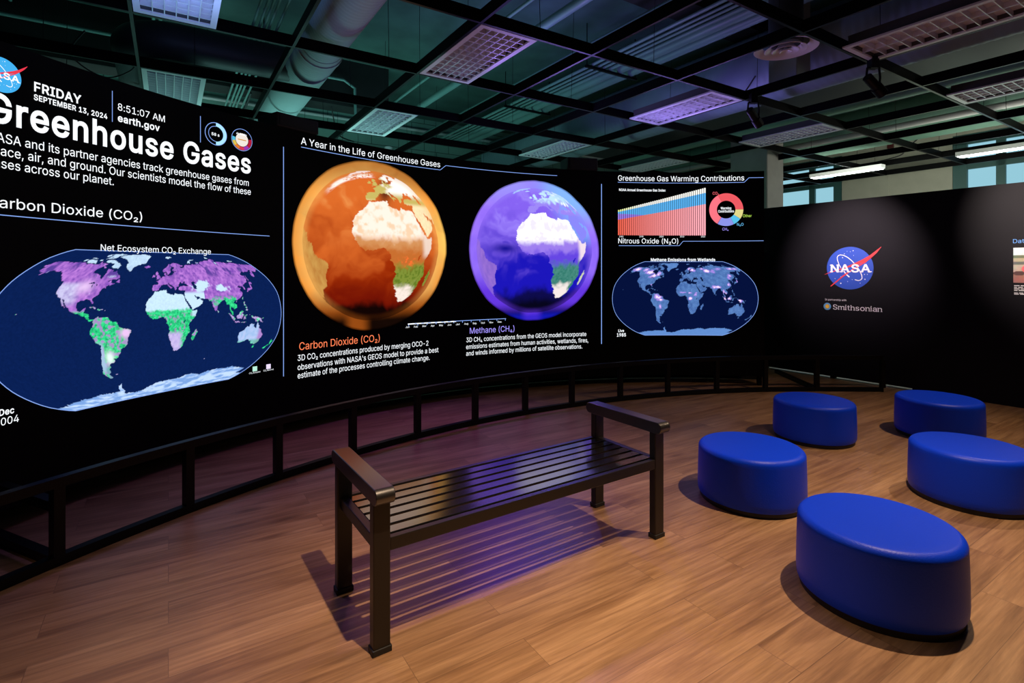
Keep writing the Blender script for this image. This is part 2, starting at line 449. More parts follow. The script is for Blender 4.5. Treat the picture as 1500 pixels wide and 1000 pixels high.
# letter outlines (advance, closed loops of x, y in thousandths); regular and bold
GLYPHS_0 = {
 ' ': (188, []),
 "'": (206, [[78,318,70,509,136,509,128,318]]),
 '(': (273, [[89,207,92,264,101,324,114,384,132,441,153,494,177,539,236,539,212,485,191,428,174,370,161,313,154,258,151,207,154,161,160,115,172,67,188,16,209,-38,236,-96,177,-96,139,-21,111,55,95,131]]),
 ')': (273, [[37,-96,64,-37,86,18,102,69,113,116,120,162,122,207,119,258,112,313,99,370,82,428,62,485,37,539,97,539,121,494,142,441,159,384,173,323,181,264,184,207,178,130,161,53,134,-22,97,-96]]),
 ',': (188, [[38,-119,68,71,137,71,84,-119]]),
 '-': (453, [[337,244,337,188,114,188,114,244]]),
 '.': (188, [[95,-4,78,-1,63,9,53,24,50,41,53,59,63,73,78,83,95,87,113,83,128,73,138,59,141,41,138,24,128,9,113,-1]]),
 '0': (453, [[227,-7,174,1,130,24,95,62,69,113,53,178,48,254,53,330,69,395,95,447,130,484,174,508,227,516,279,508,323,484,358,447,384,395,400,330,405,254,400,178,384,113,359,62,323,24,279,1],[227,50,261,56,290,74,313,103,330,144,340,194,344,254,340,314,330,365,313,405,290,435,261,453,227,460,192,453,163,435,140,405,123,365,113,314,109,254,113,194,123,144,140,103,163,74,192,56]]),
 '1': (453, [[76,0,76,55,391,55,391,0],[276,509,276,0,212,0,212,448,209,448,86,358,86,427,198,509]]),
 '2': (453, [[64,0,64,47,234,229,261,257,282,282,299,305,311,327,318,348,320,371,317,397,308,419,293,436,273,449,250,457,224,460,196,457,172,447,153,433,139,413,130,390,127,362,66,362,71,405,86,442,111,473,143,496,182,511,225,516,268,511,306,497,337,474,361,445,376,411,381,372,378,345,371,318,357,290,336,259,306,223,267,180,153,60,153,57,389,57,389,0]]),
 '3': (453, [[218,-7,173,-3,133,10,98,30,70,57,52,91,44,132,109,132,115,107,126,87,144,71,165,59,191,52,219,50,248,53,275,61,297,74,315,93,325,116,329,145,326,172,316,196,299,217,275,234,242,244,201,248,157,248,157,299,288,448,288,452,70,452,70,509,372,509,372,461,211,278,211,289,264,288,308,276,344,253,371,222,387,186,393,145,387,103,370,66,344,36,309,12,266,-2]]),
 '4': (453, [[40,105,40,158,247,509,311,509,109,166,109,163,413,163,413,105],[282,0,282,121,282,146,282,318,343,318,343,0]]),
 '5': (453, [[221,-7,178,-2,140,11,108,32,83,60,66,93,60,130,122,130,127,108,138,89,154,73,173,60,196,52,221,50,250,53,276,64,298,82,314,104,324,131,328,162,324,193,314,221,297,244,275,262,248,273,218,277,192,275,167,268,145,258,128,246,67,253,96,509,366,509,366,452,151,452,134,301,136,301,155,315,178,325,203,331,229,334,263,330,294,321,321,306,345,285,364,260,379,231,388,199,391,163,385,117,369,76,343,41,309,15,268,-1]]),
 '7': (453, [[97,0,323,448,323,452,62,452,62,509,391,509,391,449,165,0]]),
 '8': (453, [[226,-7,178,-2,136,11,101,33,74,62,57,96,52,135,55,166,65,195,81,220,101,241,125,256,153,265,153,267,119,282,93,308,76,342,70,380,75,417,90,450,114,477,146,498,184,511,226,516,269,511,306,498,337,477,361,450,377,417,382,380,376,342,359,308,333,282,300,267,300,265,327,256,351,241,372,220,387,195,397,166,401,135,395,96,378,62,352,33,317,11,275,-2],[226,49,258,52,285,60,307,74,323,91,333,113,337,139,333,165,322,189,305,208,283,223,256,232,226,235,196,232,169,223,147,208,130,189,119,165,115,139,119,113,129,91,145,74,167,60,195,52],[226,290,252,292,274,300,293,313,307,330,316,351,319,376,316,399,308,420,294,437,275,449,252,457,226,460,200,457,177,449,159,437,145,420,136,399,133,376,136,351,145,330,159,313,178,300,201,292]]),
 '9': (453, [[226,516,271,510,310,494,343,468,368,434,384,393,389,347,385,309,373,270,350,224,315,168,200,0,130,0,301,248,307,248,299,234,287,221,273,210,257,202,238,196,218,195,175,199,137,214,106,237,83,269,68,307,64,352,69,397,85,436,110,469,143,494,182,510],[226,460,199,457,174,446,154,429,138,407,129,381,125,352,129,322,138,295,154,274,174,257,199,247,226,243,254,247,279,257,299,273,314,295,324,321,327,350,324,381,314,407,299,429,279,446,254,457]]),
 ':': (188, [[95,-4,78,-1,63,9,53,24,50,41,53,59,63,73,78,83,95,87,113,83,128,73,138,59,141,41,138,24,128,9,113,-1],[95,271,78,274,63,284,53,299,50,316,53,334,63,349,78,359,95,362,113,359,128,349,138,334,141,316,138,299,128,284,113,274]]),
 'A': (480, [[16,0,201,509,276,509,463,0,395,0,287,302,276,334,264,372,250,420,232,478,245,478,228,419,213,371,201,333,191,302,85,0],[110,142,110,199,370,199,370,142]]),
 'C': (510, [[267,-7,205,1,150,25,104,63,70,115,48,179,40,254,48,329,70,393,104,445,150,484,205,508,267,516,305,513,340,504,373,490,402,471,427,447,448,418,463,385,473,348,408,348,401,373,389,395,375,413,357,428,337,440,315,449,292,454,267,456,223,450,184,432,150,403,125,364,109,314,103,254,109,194,125,145,151,105,184,76,223,59,267,53,292,55,315,60,337,69,357,81,375,96,389,114,401,136,408,160,473,160,463,124,448,91,428,62,402,38,373,19,341,5,305,-4]]),
 'D': (502, [[219,0,96,0,96,57,215,57,272,63,318,81,354,110,379,149,394,198,399,255,394,312,379,361,354,399,320,428,275,446,221,452,93,452,93,509,225,509,294,501,353,478,399,441,433,391,455,329,462,255,455,181,433,119,398,68,351,31,291,8],[125,509,125,0,60,0,60,509]]),
 'E': (419, [[60,0,60,509,372,509,372,452,125,452,125,286,355,286,355,229,125,229,125,57,375,57,375,0]]),
 'F': (410, [[60,0,60,509,369,509,369,452,125,452,125,278,346,278,346,221,125,221,125,0]]),
 'G': (520, [[269,-7,205,1,149,25,104,64,69,116,47,179,40,254,47,329,69,393,103,445,149,484,203,508,265,516,304,513,340,504,374,489,403,469,429,445,449,416,465,384,474,349,408,349,399,372,387,393,373,411,356,427,337,439,315,448,291,454,265,456,222,450,183,432,150,404,125,364,109,314,103,254,109,194,125,145,151,105,184,76,224,59,269,53,309,57,345,71,374,93,396,123,410,160,415,202,434,199,283,199,283,256,478,256,478,200,471,141,451,91,419,50,377,19,326,0]]),
 'H': (517, [[60,0,60,509,125,509,125,289,392,289,392,509,457,509,457,0,392,0,392,232,125,232,125,0]]),
 'I': (300, [[31,0,31,57,118,57,118,452,31,452,31,509,269,509,269,452,183,452,183,57,269,57,269,0]]),
 'J': (396, [[185,-7,124,3,75,33,44,81,33,145,33,173,98,173,98,145,104,104,122,74,149,56,185,50,220,56,248,74,266,104,272,145,272,509,336,509,336,145,326,81,294,33,246,3]]),
 'L': (393, [[60,0,60,509,125,509,125,57,361,57,361,0]]),
 'M': (628, [[60,0,60,509,152,509,277,187,282,174,287,159,293,141,299,123,305,103,311,84,317,65,322,49,307,49,312,65,318,83,324,102,330,121,336,140,342,158,348,174,352,187,476,509,568,509,568,0,504,0,504,291,504,308,504,327,505,347,505,369,506,391,506,413,507,435,507,457,513,457,505,433,498,409,490,386,482,363,474,341,467,322,461,305,456,291,342,0,286,0,170,291,165,304,159,321,152,340,145,361,137,384,129,408,121,432,112,457,119,457,119,437,120,416,120,394,121,372,121,350,122,328,122,309,122,291,122,0]]),
 'N': (523, [[60,0,60,509,136,509,343,183,352,169,363,151,375,130,388,107,401,82,414,55,405,54,402,81,401,108,400,134,399,157,399,178,399,195,399,509,463,509,463,0,387,0,202,290,190,310,177,331,164,354,148,381,130,413,108,452,119,454,121,417,122,384,123,354,124,328,125,307,125,291,125,0]]),
 'O': (533, [[267,-7,205,1,150,25,105,63,70,115,48,179,40,254,48,329,70,393,105,445,150,484,205,508,267,516,329,508,384,484,429,445,464,393,486,329,493,254,486,179,464,115,429,63,384,25,329,1],[267,53,310,59,349,76,383,105,408,144,425,194,430,254,425,314,408,365,383,404,349,433,310,450,267,456,223,450,184,433,151,404,125,364,109,314,103,254,109,194,125,144,151,105,184,76,223,59]]),
 'R': (449, [[60,0,60,509,236,509,290,504,333,489,367,465,390,433,405,395,409,352,405,309,390,271,367,240,333,217,289,203,236,198,96,198,96,255,234,255,269,258,298,267,319,281,334,300,342,324,345,352,342,380,334,405,319,425,298,440,269,449,233,452,125,452,125,0],[353,0,230,229,303,229,428,0]]),
 'S': (447, [[224,-9,172,-4,128,9,91,31,64,60,46,96,38,137,104,137,110,110,123,88,142,71,166,59,194,52,224,49,257,52,286,60,311,74,329,92,341,114,346,139,342,161,332,179,316,193,296,205,272,214,245,222,184,239,128,260,86,289,60,326,52,372,58,413,75,448,102,476,138,498,180,511,227,516,275,511,316,498,351,476,377,449,394,415,401,378,337,378,326,412,302,437,267,453,225,459,194,456,167,448,145,435,129,418,118,398,115,376,119,352,131,334,148,319,169,308,191,300,212,293,264,279,287,272,312,264,336,252,359,238,379,220,395,198,405,171,408,139,403,99,386,64,360,34,323,11,278,-4]]),
 'W': (686, [[155,0,16,509,82,509,163,196,170,171,175,145,181,120,187,94,192,67,197,40,189,40,194,67,200,94,205,120,211,145,218,171,224,196,306,509,380,509,462,196,468,171,474,145,480,120,486,94,492,67,497,40,488,40,493,67,499,94,504,120,510,145,517,171,523,196,603,509,670,509,530,0,455,0,368,323,359,356,351,391,344,431,336,475,350,475,342,433,335,395,327,359,318,323,230,0]]),
 'Y': (472, [[203,0,203,208,16,509,91,509,192,344,208,318,222,292,236,264,250,230,224,230,237,265,251,293,265,318,280,344,381,509,455,509,268,208,268,0]]),
 'a': (389, [[160,-9,126,-5,94,5,68,22,48,45,35,73,30,108,34,138,43,161,58,179,78,193,100,203,125,211,152,216,178,220,209,224,234,227,252,230,265,235,273,243,276,255,276,257,273,279,267,297,256,311,240,322,220,329,196,331,171,329,149,322,132,313,118,301,107,288,100,274,41,291,57,322,79,346,104,364,133,375,163,382,194,384,215,383,239,379,263,372,286,360,306,343,322,320,333,290,337,251,337,0,277,0,277,52,272,52,264,38,252,25,236,12,215,1,190,-6],[170,45,202,49,228,59,248,74,263,93,272,115,276,138,276,190,270,186,259,182,246,179,231,176,216,173,200,171,186,169,175,168,154,164,134,159,117,150,103,139,95,124,92,105,94,87,102,72,114,61,130,52,149,47]]),
 'b': (424, [[229,-8,198,-5,172,4,153,17,138,31,127,46,118,59,112,59,112,0,53,0,53,509,114,509,114,319,118,319,127,331,137,346,152,360,171,373,197,381,229,384,274,378,313,361,345,332,370,293,385,245,390,189,385,133,370,84,346,45,313,16,274,-2],[220,47,253,51,279,66,301,88,316,117,325,151,328,189,325,227,316,261,301,290,280,311,253,325,220,330,188,325,161,312,140,291,125,263,116,229,113,189,116,150,125,115,140,86,162,65,188,51]]),
 'c': (396, [[207,-8,159,-2,117,16,82,46,56,85,40,133,34,187,40,243,56,291,82,330,117,360,159,378,207,384,234,383,260,377,284,368,305,356,324,341,340,322,353,301,362,277,303,262,298,276,290,289,281,301,270,311,257,319,242,325,226,329,207,330,173,325,145,310,124,287,108,258,99,224,96,187,99,151,108,117,124,89,145,66,173,51,207,46,226,48,243,52,258,58,271,66,282,76,292,89,299,102,304,117,363,102,354,78,341,56,325,37,306,21,285,9,261,-1,235,-6]]),
 'd': (424, [[195,-8,151,-2,111,16,79,45,55,84,39,133,34,189,39,245,55,293,79,332,112,361,151,378,196,384,228,381,253,373,272,360,287,346,298,331,306,319,311,319,311,509,372,509,372,0,313,0,313,59,307,59,298,46,287,31,272,17,252,4,227,-5],[205,47,236,51,263,65,284,86,299,115,309,150,312,189,309,229,300,263,284,291,263,312,237,325,205,330,172,325,145,311,124,290,108,261,99,227,96,189,99,151,109,117,124,88,145,66,172,51]]),
 'e': (404, [[212,-8,161,-2,117,16,82,46,56,85,40,132,34,187,39,242,55,290,81,329,115,359,157,378,205,384,236,382,266,374,294,361,319,341,341,315,357,282,368,242,371,194,371,169,75,169,75,221,338,221,310,202,307,237,298,269,283,294,263,314,237,326,205,330,173,326,146,313,125,294,109,270,99,241,96,211,96,178,100,139,110,106,128,80,151,61,179,50,212,46,234,48,254,53,271,61,285,73,297,88,306,105,365,91,353,63,335,39,311,19,283,4,249,-5]]),
 'f': (254, [[228,379,228,327,6,327,6,379],[81,0,81,432,84,461,96,486,113,505,135,519,161,527,187,530,207,529,222,527,234,524,243,521,227,468,222,470,215,472,206,473,195,474,171,470,154,460,145,443,142,419,142,0]]),
 'g': (425, [[207,-151,168,-148,134,-140,105,-127,82,-110,64,-91,51,-69,101,-41,110,-53,122,-66,136,-78,154,-88,178,-95,207,-97,249,-92,282,-75,304,-47,311,-6,311,68,306,68,298,56,287,41,272,28,252,16,227,8,195,5,152,10,113,27,80,53,55,90,39,136,34,191,39,246,55,293,80,332,112,361,152,378,196,384,228,382,253,373,273,360,288,346,299,331,308,319,313,319,313,379,372,379,372,-9,367,-54,350,-90,324,-117,291,-136,251,-147],[205,59,237,63,264,75,285,95,300,121,309,154,312,193,309,231,300,264,285,291,264,312,237,325,205,330,172,325,145,312,124,290,109,262,99,229,96,193,99,155,109,123,124,96,145,76,172,63]]),
 'h': (410, [[114,227,114,0,53,0,53,509,114,509,114,287,102,287,124,332,152,362,187,379,227,384,264,380,295,369,321,349,341,321,353,285,357,240,357,0,296,0,296,235,290,275,273,304,246,323,210,329,184,326,161,317,141,303,126,283,117,257]]),
 'i': (167, [[53,0,53,379,114,379,114,0],[84,443,67,446,54,455,44,468,41,483,44,499,54,512,67,521,84,524,100,521,114,512,123,499,126,483,123,468,114,455,100,446]]),
 'k': (381, [[110,137,110,212,121,212,284,379,360,379,184,199,177,199],[53,0,53,509,114,509,114,0],[294,0,148,186,191,229,372,0]]),
 'l': (189, [[139,-2,101,3,74,20,58,47,53,84,53,509,114,509,114,99,115,77,120,62,130,54,146,52,154,52,160,53,165,53,170,54,181,3,172,1,162,-1,151,-2]]),
 'm': (610, [[53,0,53,379,112,379,112,295,108,295,118,323,132,346,151,363,172,376,195,384,219,386,257,380,287,361,309,331,321,295,312,295,322,321,337,343,357,361,381,375,407,383,437,386,468,383,497,372,522,354,541,328,553,296,557,255,557,0,496,0,496,254,490,289,473,313,447,326,419,330,395,328,374,320,358,307,345,290,338,270,335,247,335,0,274,0,274,260,269,288,253,311,229,326,199,330,178,328,158,320,140,307,126,289,117,266,114,238,114,0]]),
 'n': (410, [[114,227,114,0,53,0,53,379,112,379,112,287,102,287,124,332,152,362,187,379,227,384,264,380,295,369,321,349,341,321,353,285,357,240,357,0,296,0,296,235,290,275,273,304,246,323,210,329,184,326,161,317,141,303,126,283,117,257]]),
 'o': (415, [[207,-8,159,-2,117,16,82,46,56,85,40,133,34,187,40,243,56,291,82,330,117,360,159,378,207,384,256,378,299,360,333,330,359,291,376,243,381,187,376,133,359,85,333,46,299,16,256,-2],[207,46,242,51,270,66,292,89,307,117,316,151,319,187,316,224,307,258,292,287,270,310,242,325,207,330,173,325,145,310,124,287,108,258,99,224,96,187,99,151,108,117,124,89,145,66,173,51]]),
 'p': (424, [[53,-143,53,379,112,379,112,319,118,319,126,331,137,346,152,360,171,373,197,381,229,384,274,378,313,361,345,332,370,293,385,245,390,189,385,133,370,84,346,45,313,16,274,-2,229,-8,198,-5,173,4,153,17,138,31,127,46,118,59,114,59,114,-143],[220,47,253,51,279,66,301,88,316,117,325,151,328,189,325,227,316,261,301,290,280,311,253,325,220,330,188,325,161,312,140,291,125,263,116,229,113,189,116,150,125,115,140,86,162,65,188,51]]),
 'r': (259, [[53,0,53,379,112,379,112,321,115,321,130,347,152,367,181,380,213,385,221,385,229,384,237,384,243,384,243,322,239,323,230,324,219,325,207,326,182,323,159,315,140,301,126,284,117,262,114,237,114,0]]),
 's': (365, [[182,-8,145,-5,112,3,84,18,62,38,45,63,36,94,94,107,105,79,124,60,150,49,181,45,217,50,244,62,262,81,268,103,265,121,254,136,237,147,212,155,149,170,104,186,72,208,53,237,47,274,51,305,65,332,87,354,115,370,149,381,187,384,223,381,254,372,279,358,299,339,314,316,324,290,268,277,258,298,243,316,219,328,187,333,156,329,131,317,114,299,109,277,112,258,124,243,144,232,172,223,229,209,275,194,306,171,325,142,331,107,326,75,312,47,290,24,260,6,223,-5]]),
 't': (227, [[204,379,204,327,6,327,6,379],[65,471,126,471,126,98,128,76,136,61,150,53,170,50,177,50,185,51,194,52,202,54,213,2,203,-1,192,-3,180,-4,168,-4,125,2,92,21,72,52,65,93]]),
 'u': (410, [[182,-5,146,-1,115,11,89,31,69,59,57,95,53,139,53,379,114,379,114,144,119,105,137,75,164,56,200,50,226,53,249,62,268,77,283,97,293,122,296,153,296,379,357,379,357,0,298,0,298,92,307,92,286,47,257,17,222,0]]),
 'v': (389, [[163,0,17,379,84,379,165,155,177,121,187,87,196,53,206,21,184,21,194,53,203,87,213,121,224,155,305,379,371,379,226,0]]),
 'w': (567, [[138,0,23,379,87,379,133,214,143,177,154,137,165,91,175,41,165,41,175,90,186,135,196,176,206,214,252,379,316,379,362,214,371,176,382,136,392,91,402,41,391,41,402,90,413,135,423,176,434,214,480,379,545,379,429,0,368,0,319,172,312,198,305,225,297,252,291,280,284,309,277,338,291,338,284,309,277,280,270,252,263,225,255,198,248,172,199,0]]),
 'x': (379, [[21,0,171,218,171,171,29,379,100,379,147,306,164,279,179,253,193,229,207,206,175,206,190,229,202,253,216,279,233,306,282,379,352,379,209,169,209,214,358,0,287,0,231,85,214,112,200,136,187,159,173,182,205,182,191,159,178,136,165,112,148,85,91,0]]),
 'y': (389, [[47,-139,61,-86,71,-87,88,-90,104,-89,118,-84,130,-74,141,-58,151,-36,163,-1,17,379,84,379,165,155,177,121,187,87,196,53,206,21,184,21,193,53,202,87,212,121,224,155,305,379,371,379,204,-58,191,-85,177,-107,159,-124,139,-136,117,-143,91,-145,77,-145,65,-143,54,-141]]),
 '₂': (305, [[39,-104,39,-62,154,29,169,41,181,52,191,62,198,71,202,80,203,90,199,107,187,120,169,128,148,131,126,128,108,120,97,107,93,89,37,89,45,125,68,153,104,171,148,177,194,171,230,154,253,128,261,95,260,84,257,72,252,60,245,48,234,34,219,20,199,3,175,-15,121,-54,121,-57,269,-57,269,-104]]),
 '₄': (318, [[33,-57,33,-11,159,173,216,173,93,-8,93,-10,287,-10,287,-57],[190,-104,190,-43,192,-23,192,69,245,69,245,-104]]),
}
GLYPHS_1 = {
 ' ': (188, []),
 ',': (188, [[38,-119,68,71,137,71,84,-119]]),
 '.': (188, [[95,-4,78,-1,63,9,53,24,50,41,53,59,63,73,78,83,95,87,113,83,128,73,138,59,141,41,138,24,128,9,113,-1]]),
 '0': (453, [[227,-7,174,1,130,24,95,62,69,113,53,178,48,254,53,330,69,395,95,447,130,484,174,508,227,516,279,508,323,484,358,447,384,395,400,330,405,254,400,178,384,113,359,62,323,24,279,1],[227,50,261,56,290,74,313,103,330,144,340,194,344,254,340,314,330,365,313,405,290,435,261,453,227,460,192,453,163,435,140,405,123,365,113,314,109,254,113,194,123,144,140,103,163,74,192,56]]),
 '1': (453, [[76,0,76,55,391,55,391,0],[276,509,276,0,212,0,212,448,209,448,86,358,86,427,198,509]]),
 '2': (453, [[64,0,64,47,234,229,261,257,282,282,299,305,311,327,318,348,320,371,317,397,308,419,293,436,273,449,250,457,224,460,196,457,172,447,153,433,139,413,130,390,127,362,66,362,71,405,86,442,111,473,143,496,182,511,225,516,268,511,306,497,337,474,361,445,376,411,381,372,378,345,371,318,357,290,336,259,306,223,267,180,153,60,153,57,389,57,389,0]]),
 '3': (453, [[218,-7,173,-3,133,10,98,30,70,57,52,91,44,132,109,132,115,107,126,87,144,71,165,59,191,52,219,50,248,53,275,61,297,74,315,93,325,116,329,145,326,172,316,196,299,217,275,234,242,244,201,248,157,248,157,299,288,448,288,452,70,452,70,509,372,509,372,461,211,278,211,289,264,288,308,276,344,253,371,222,387,186,393,145,387,103,370,66,344,36,309,12,266,-2]]),
 '4': (453, [[40,105,40,158,247,509,311,509,109,166,109,163,413,163,413,105],[282,0,282,121,282,146,282,318,343,318,343,0]]),
 '5': (453, [[221,-7,178,-2,140,11,108,32,83,60,66,93,60,130,122,130,127,108,138,89,154,73,173,60,196,52,221,50,250,53,276,64,298,82,314,104,324,131,328,162,324,193,314,221,297,244,275,262,248,273,218,277,192,275,167,268,145,258,128,246,67,253,96,509,366,509,366,452,151,452,134,301,136,301,155,315,178,325,203,331,229,334,263,330,294,321,321,306,345,285,364,260,379,231,388,199,391,163,385,117,369,76,343,41,309,15,268,-1]]),
 '8': (453, [[226,-7,178,-2,136,11,101,33,74,62,57,96,52,135,55,166,65,195,81,220,101,241,125,256,153,265,153,267,119,282,93,308,76,342,70,380,75,417,90,450,114,477,146,498,184,511,226,516,269,511,306,498,337,477,361,450,377,417,382,380,376,342,359,308,333,282,300,267,300,265,327,256,351,241,372,220,387,195,397,166,401,135,395,96,378,62,352,33,317,11,275,-2],[226,49,258,52,285,60,307,74,323,91,333,113,337,139,333,165,322,189,305,208,283,223,256,232,226,235,196,232,169,223,147,208,130,189,119,165,115,139,119,113,129,91,145,74,167,60,195,52],[226,290,252,292,274,300,293,313,307,330,316,351,319,376,316,399,308,420,294,437,275,449,252,457,226,460,200,457,177,449,159,437,145,420,136,399,133,376,136,351,145,330,159,313,178,300,201,292]]),
 '9': (453, [[226,516,271,510,310,494,343,468,368,434,384,393,389,347,385,309,373,270,350,224,315,168,200,0,130,0,301,248,307,248,299,234,287,221,273,210,257,202,238,196,218,195,175,199,137,214,106,237,83,269,68,307,64,352,69,397,85,436,110,469,143,494,182,510],[226,460,199,457,174,446,154,429,138,407,129,381,125,352,129,322,138,295,154,274,174,257,199,247,226,243,254,247,279,257,299,273,314,295,324,321,327,350,324,381,314,407,299,429,279,446,254,457]]),
 'A': (480, [[16,0,201,509,276,509,463,0,395,0,287,302,276,334,264,372,250,420,232,478,245,478,228,419,213,371,201,333,191,302,85,0],[110,142,110,199,370,199,370,142]]),
 'B': (456, [[60,0,60,509,241,509,289,504,329,491,359,469,381,442,394,410,398,374,395,344,387,320,373,301,356,286,336,275,315,267,315,262,339,257,363,245,385,227,402,203,414,173,418,136,413,100,400,67,377,39,344,18,301,4,247,0],[125,57,245,57,296,63,330,80,349,105,355,137,352,161,342,184,327,203,306,218,279,228,248,231,125,231],[125,285,238,285,265,288,288,296,308,309,323,326,333,348,336,372,330,403,313,429,283,446,240,452,125,452]]),
 'C': (510, [[267,-7,205,1,150,25,104,63,70,115,48,179,40,254,48,329,70,393,104,445,150,484,205,508,267,516,305,513,340,504,373,490,402,471,427,447,448,418,463,385,473,348,408,348,401,373,389,395,375,413,357,428,337,440,315,449,292,454,267,456,223,450,184,432,150,403,125,364,109,314,103,254,109,194,125,145,151,105,184,76,223,59,267,53,292,55,315,60,337,69,357,81,375,96,389,114,401,136,408,160,473,160,463,124,448,91,428,62,402,38,373,19,341,5,305,-4]]),
 'D': (502, [[219,0,96,0,96,57,215,57,272,63,318,81,354,110,379,149,394,198,399,255,394,312,379,361,354,399,320,428,275,446,221,452,93,452,93,509,225,509,294,501,353,478,399,441,433,391,455,329,462,255,455,181,433,119,398,68,351,31,291,8],[125,509,125,0,60,0,60,509]]),
 'E': (419, [[60,0,60,509,372,509,372,452,125,452,125,286,355,286,355,229,125,229,125,57,375,57,375,0]]),
 'F': (410, [[60,0,60,509,369,509,369,452,125,452,125,278,346,278,346,221,125,221,125,0]]),
 'G': (520, [[269,-7,205,1,149,25,104,64,69,116,47,179,40,254,47,329,69,393,103,445,149,484,203,508,265,516,304,513,340,504,374,489,403,469,429,445,449,416,465,384,474,349,408,349,399,372,387,393,373,411,356,427,337,439,315,448,291,454,265,456,222,450,183,432,150,404,125,364,109,314,103,254,109,194,125,145,151,105,184,76,224,59,269,53,309,57,345,71,374,93,396,123,410,160,415,202,434,199,283,199,283,256,478,256,478,200,471,141,451,91,419,50,377,19,326,0]]),
 'H': (517, [[60,0,60,509,125,509,125,289,392,289,392,509,457,509,457,0,392,0,392,232,125,232,125,0]]),
 'I': (300, [[31,0,31,57,118,57,118,452,31,452,31,509,269,509,269,452,183,452,183,57,269,57,269,0]]),
 'L': (393, [[60,0,60,509,125,509,125,57,361,57,361,0]]),
 'M': (628, [[60,0,60,509,152,509,277,187,282,174,287,159,293,141,299,123,305,103,311,84,317,65,322,49,307,49,312,65,318,83,324,102,330,121,336,140,342,158,348,174,352,187,476,509,568,509,568,0,504,0,504,291,504,308,504,327,505,347,505,369,506,391,506,413,507,435,507,457,513,457,505,433,498,409,490,386,482,363,474,341,467,322,461,305,456,291,342,0,286,0,170,291,165,304,159,321,152,340,145,361,137,384,129,408,121,432,112,457,119,457,119,437,120,416,120,394,121,372,121,350,122,328,122,309,122,291,122,0]]),
 'N': (523, [[60,0,60,509,136,509,343,183,352,169,363,151,375,130,388,107,401,82,414,55,405,54,402,81,401,108,400,134,399,157,399,178,399,195,399,509,463,509,463,0,387,0,202,290,190,310,177,331,164,354,148,381,130,413,108,452,119,454,121,417,122,384,123,354,124,328,125,307,125,291,125,0]]),
 'O': (533, [[267,-7,205,1,150,25,105,63,70,115,48,179,40,254,48,329,70,393,105,445,150,484,205,508,267,516,329,508,384,484,429,445,464,393,486,329,493,254,486,179,464,115,429,63,384,25,329,1],[267,53,310,59,349,76,383,105,408,144,425,194,430,254,425,314,408,365,383,404,349,433,310,450,267,456,223,450,184,433,151,404,125,364,109,314,103,254,109,194,125,144,151,105,184,76,223,59]]),
 'P': (445, [[60,0,60,509,235,509,289,503,332,487,366,462,390,430,404,391,409,348,404,304,390,265,366,233,332,207,289,191,235,186,109,186,109,242,233,242,269,246,297,256,318,272,333,294,342,319,344,348,342,376,333,402,318,423,297,439,268,449,232,452,125,452,125,0]]),
 'Q': (533, [[245,159,313,159,369,85,384,65,468,-48,401,-48,346,27,331,46],[267,-7,205,1,150,25,105,63,70,115,48,179,40,254,48,329,70,393,105,445,150,484,205,508,267,516,329,508,384,484,429,445,464,393,486,329,493,254,486,179,464,115,429,63,384,25,329,1],[267,53,310,59,349,76,383,105,408,144,425,194,430,254,425,314,408,365,383,404,349,433,310,450,267,456,223,450,184,433,151,404,125,364,109,314,103,254,109,194,125,144,151,105,184,76,223,59]]),
 'R': (449, [[60,0,60,509,236,509,290,504,333,489,367,465,390,433,405,395,409,352,405,309,390,271,367,240,333,217,289,203,236,198,96,198,96,255,234,255,269,258,298,267,319,281,334,300,342,324,345,352,342,380,334,405,319,425,298,440,269,449,233,452,125,452,125,0],[353,0,230,229,303,229,428,0]]),
 'S': (447, [[224,-9,172,-4,128,9,91,31,64,60,46,96,38,137,104,137,110,110,123,88,142,71,166,59,194,52,224,49,257,52,286,60,311,74,329,92,341,114,346,139,342,161,332,179,316,193,296,205,272,214,245,222,184,239,128,260,86,289,60,326,52,372,58,413,75,448,102,476,138,498,180,511,227,516,275,511,316,498,351,476,377,449,394,415,401,378,337,378,326,412,302,437,267,453,225,459,194,456,167,448,145,435,129,418,118,398,115,376,119,352,131,334,148,319,169,308,191,300,212,293,264,279,287,272,312,264,336,252,359,238,379,220,395,198,405,171,408,139,403,99,386,64,360,34,323,11,278,-4]]),
 'T': (449, [[32,452,32,509,417,509,417,452,257,452,257,0,193,0,193,452]]),
 'W': (686, [[155,0,16,509,82,509,163,196,170,171,175,145,181,120,187,94,192,67,197,40,189,40,194,67,200,94,205,120,211,145,218,171,224,196,306,509,380,509,462,196,468,171,474,145,480,120,486,94,492,67,497,40,488,40,493,67,499,94,504,120,510,145,517,171,523,196,603,509,670,509,530,0,455,0,368,323,359,356,351,391,344,431,336,475,350,475,342,433,335,395,327,359,318,323,230,0]]),
 'Y': (472, [[203,0,203,208,16,509,91,509,192,344,208,318,222,292,236,264,250,230,224,230,237,265,251,293,265,318,280,344,381,509,455,509,268,208,268,0]]),
 'a': (389, [[160,-9,126,-5,94,5,68,22,48,45,35,73,30,108,34,138,43,161,58,179,78,193,100,203,125,211,152,216,178,220,209,224,234,227,252,230,265,235,273,243,276,255,276,257,273,279,267,297,256,311,240,322,220,329,196,331,171,329,149,322,132,313,118,301,107,288,100,274,41,291,57,322,79,346,104,364,133,375,163,382,194,384,215,383,239,379,263,372,286,360,306,343,322,320,333,290,337,251,337,0,277,0,277,52,272,52,264,38,252,25,236,12,215,1,190,-6],[170,45,202,49,228,59,248,74,263,93,272,115,276,138,276,190,270,186,259,182,246,179,231,176,216,173,200,171,186,169,175,168,154,164,134,159,117,150,103,139,95,124,92,105,94,87,102,72,114,61,130,52,149,47]]),
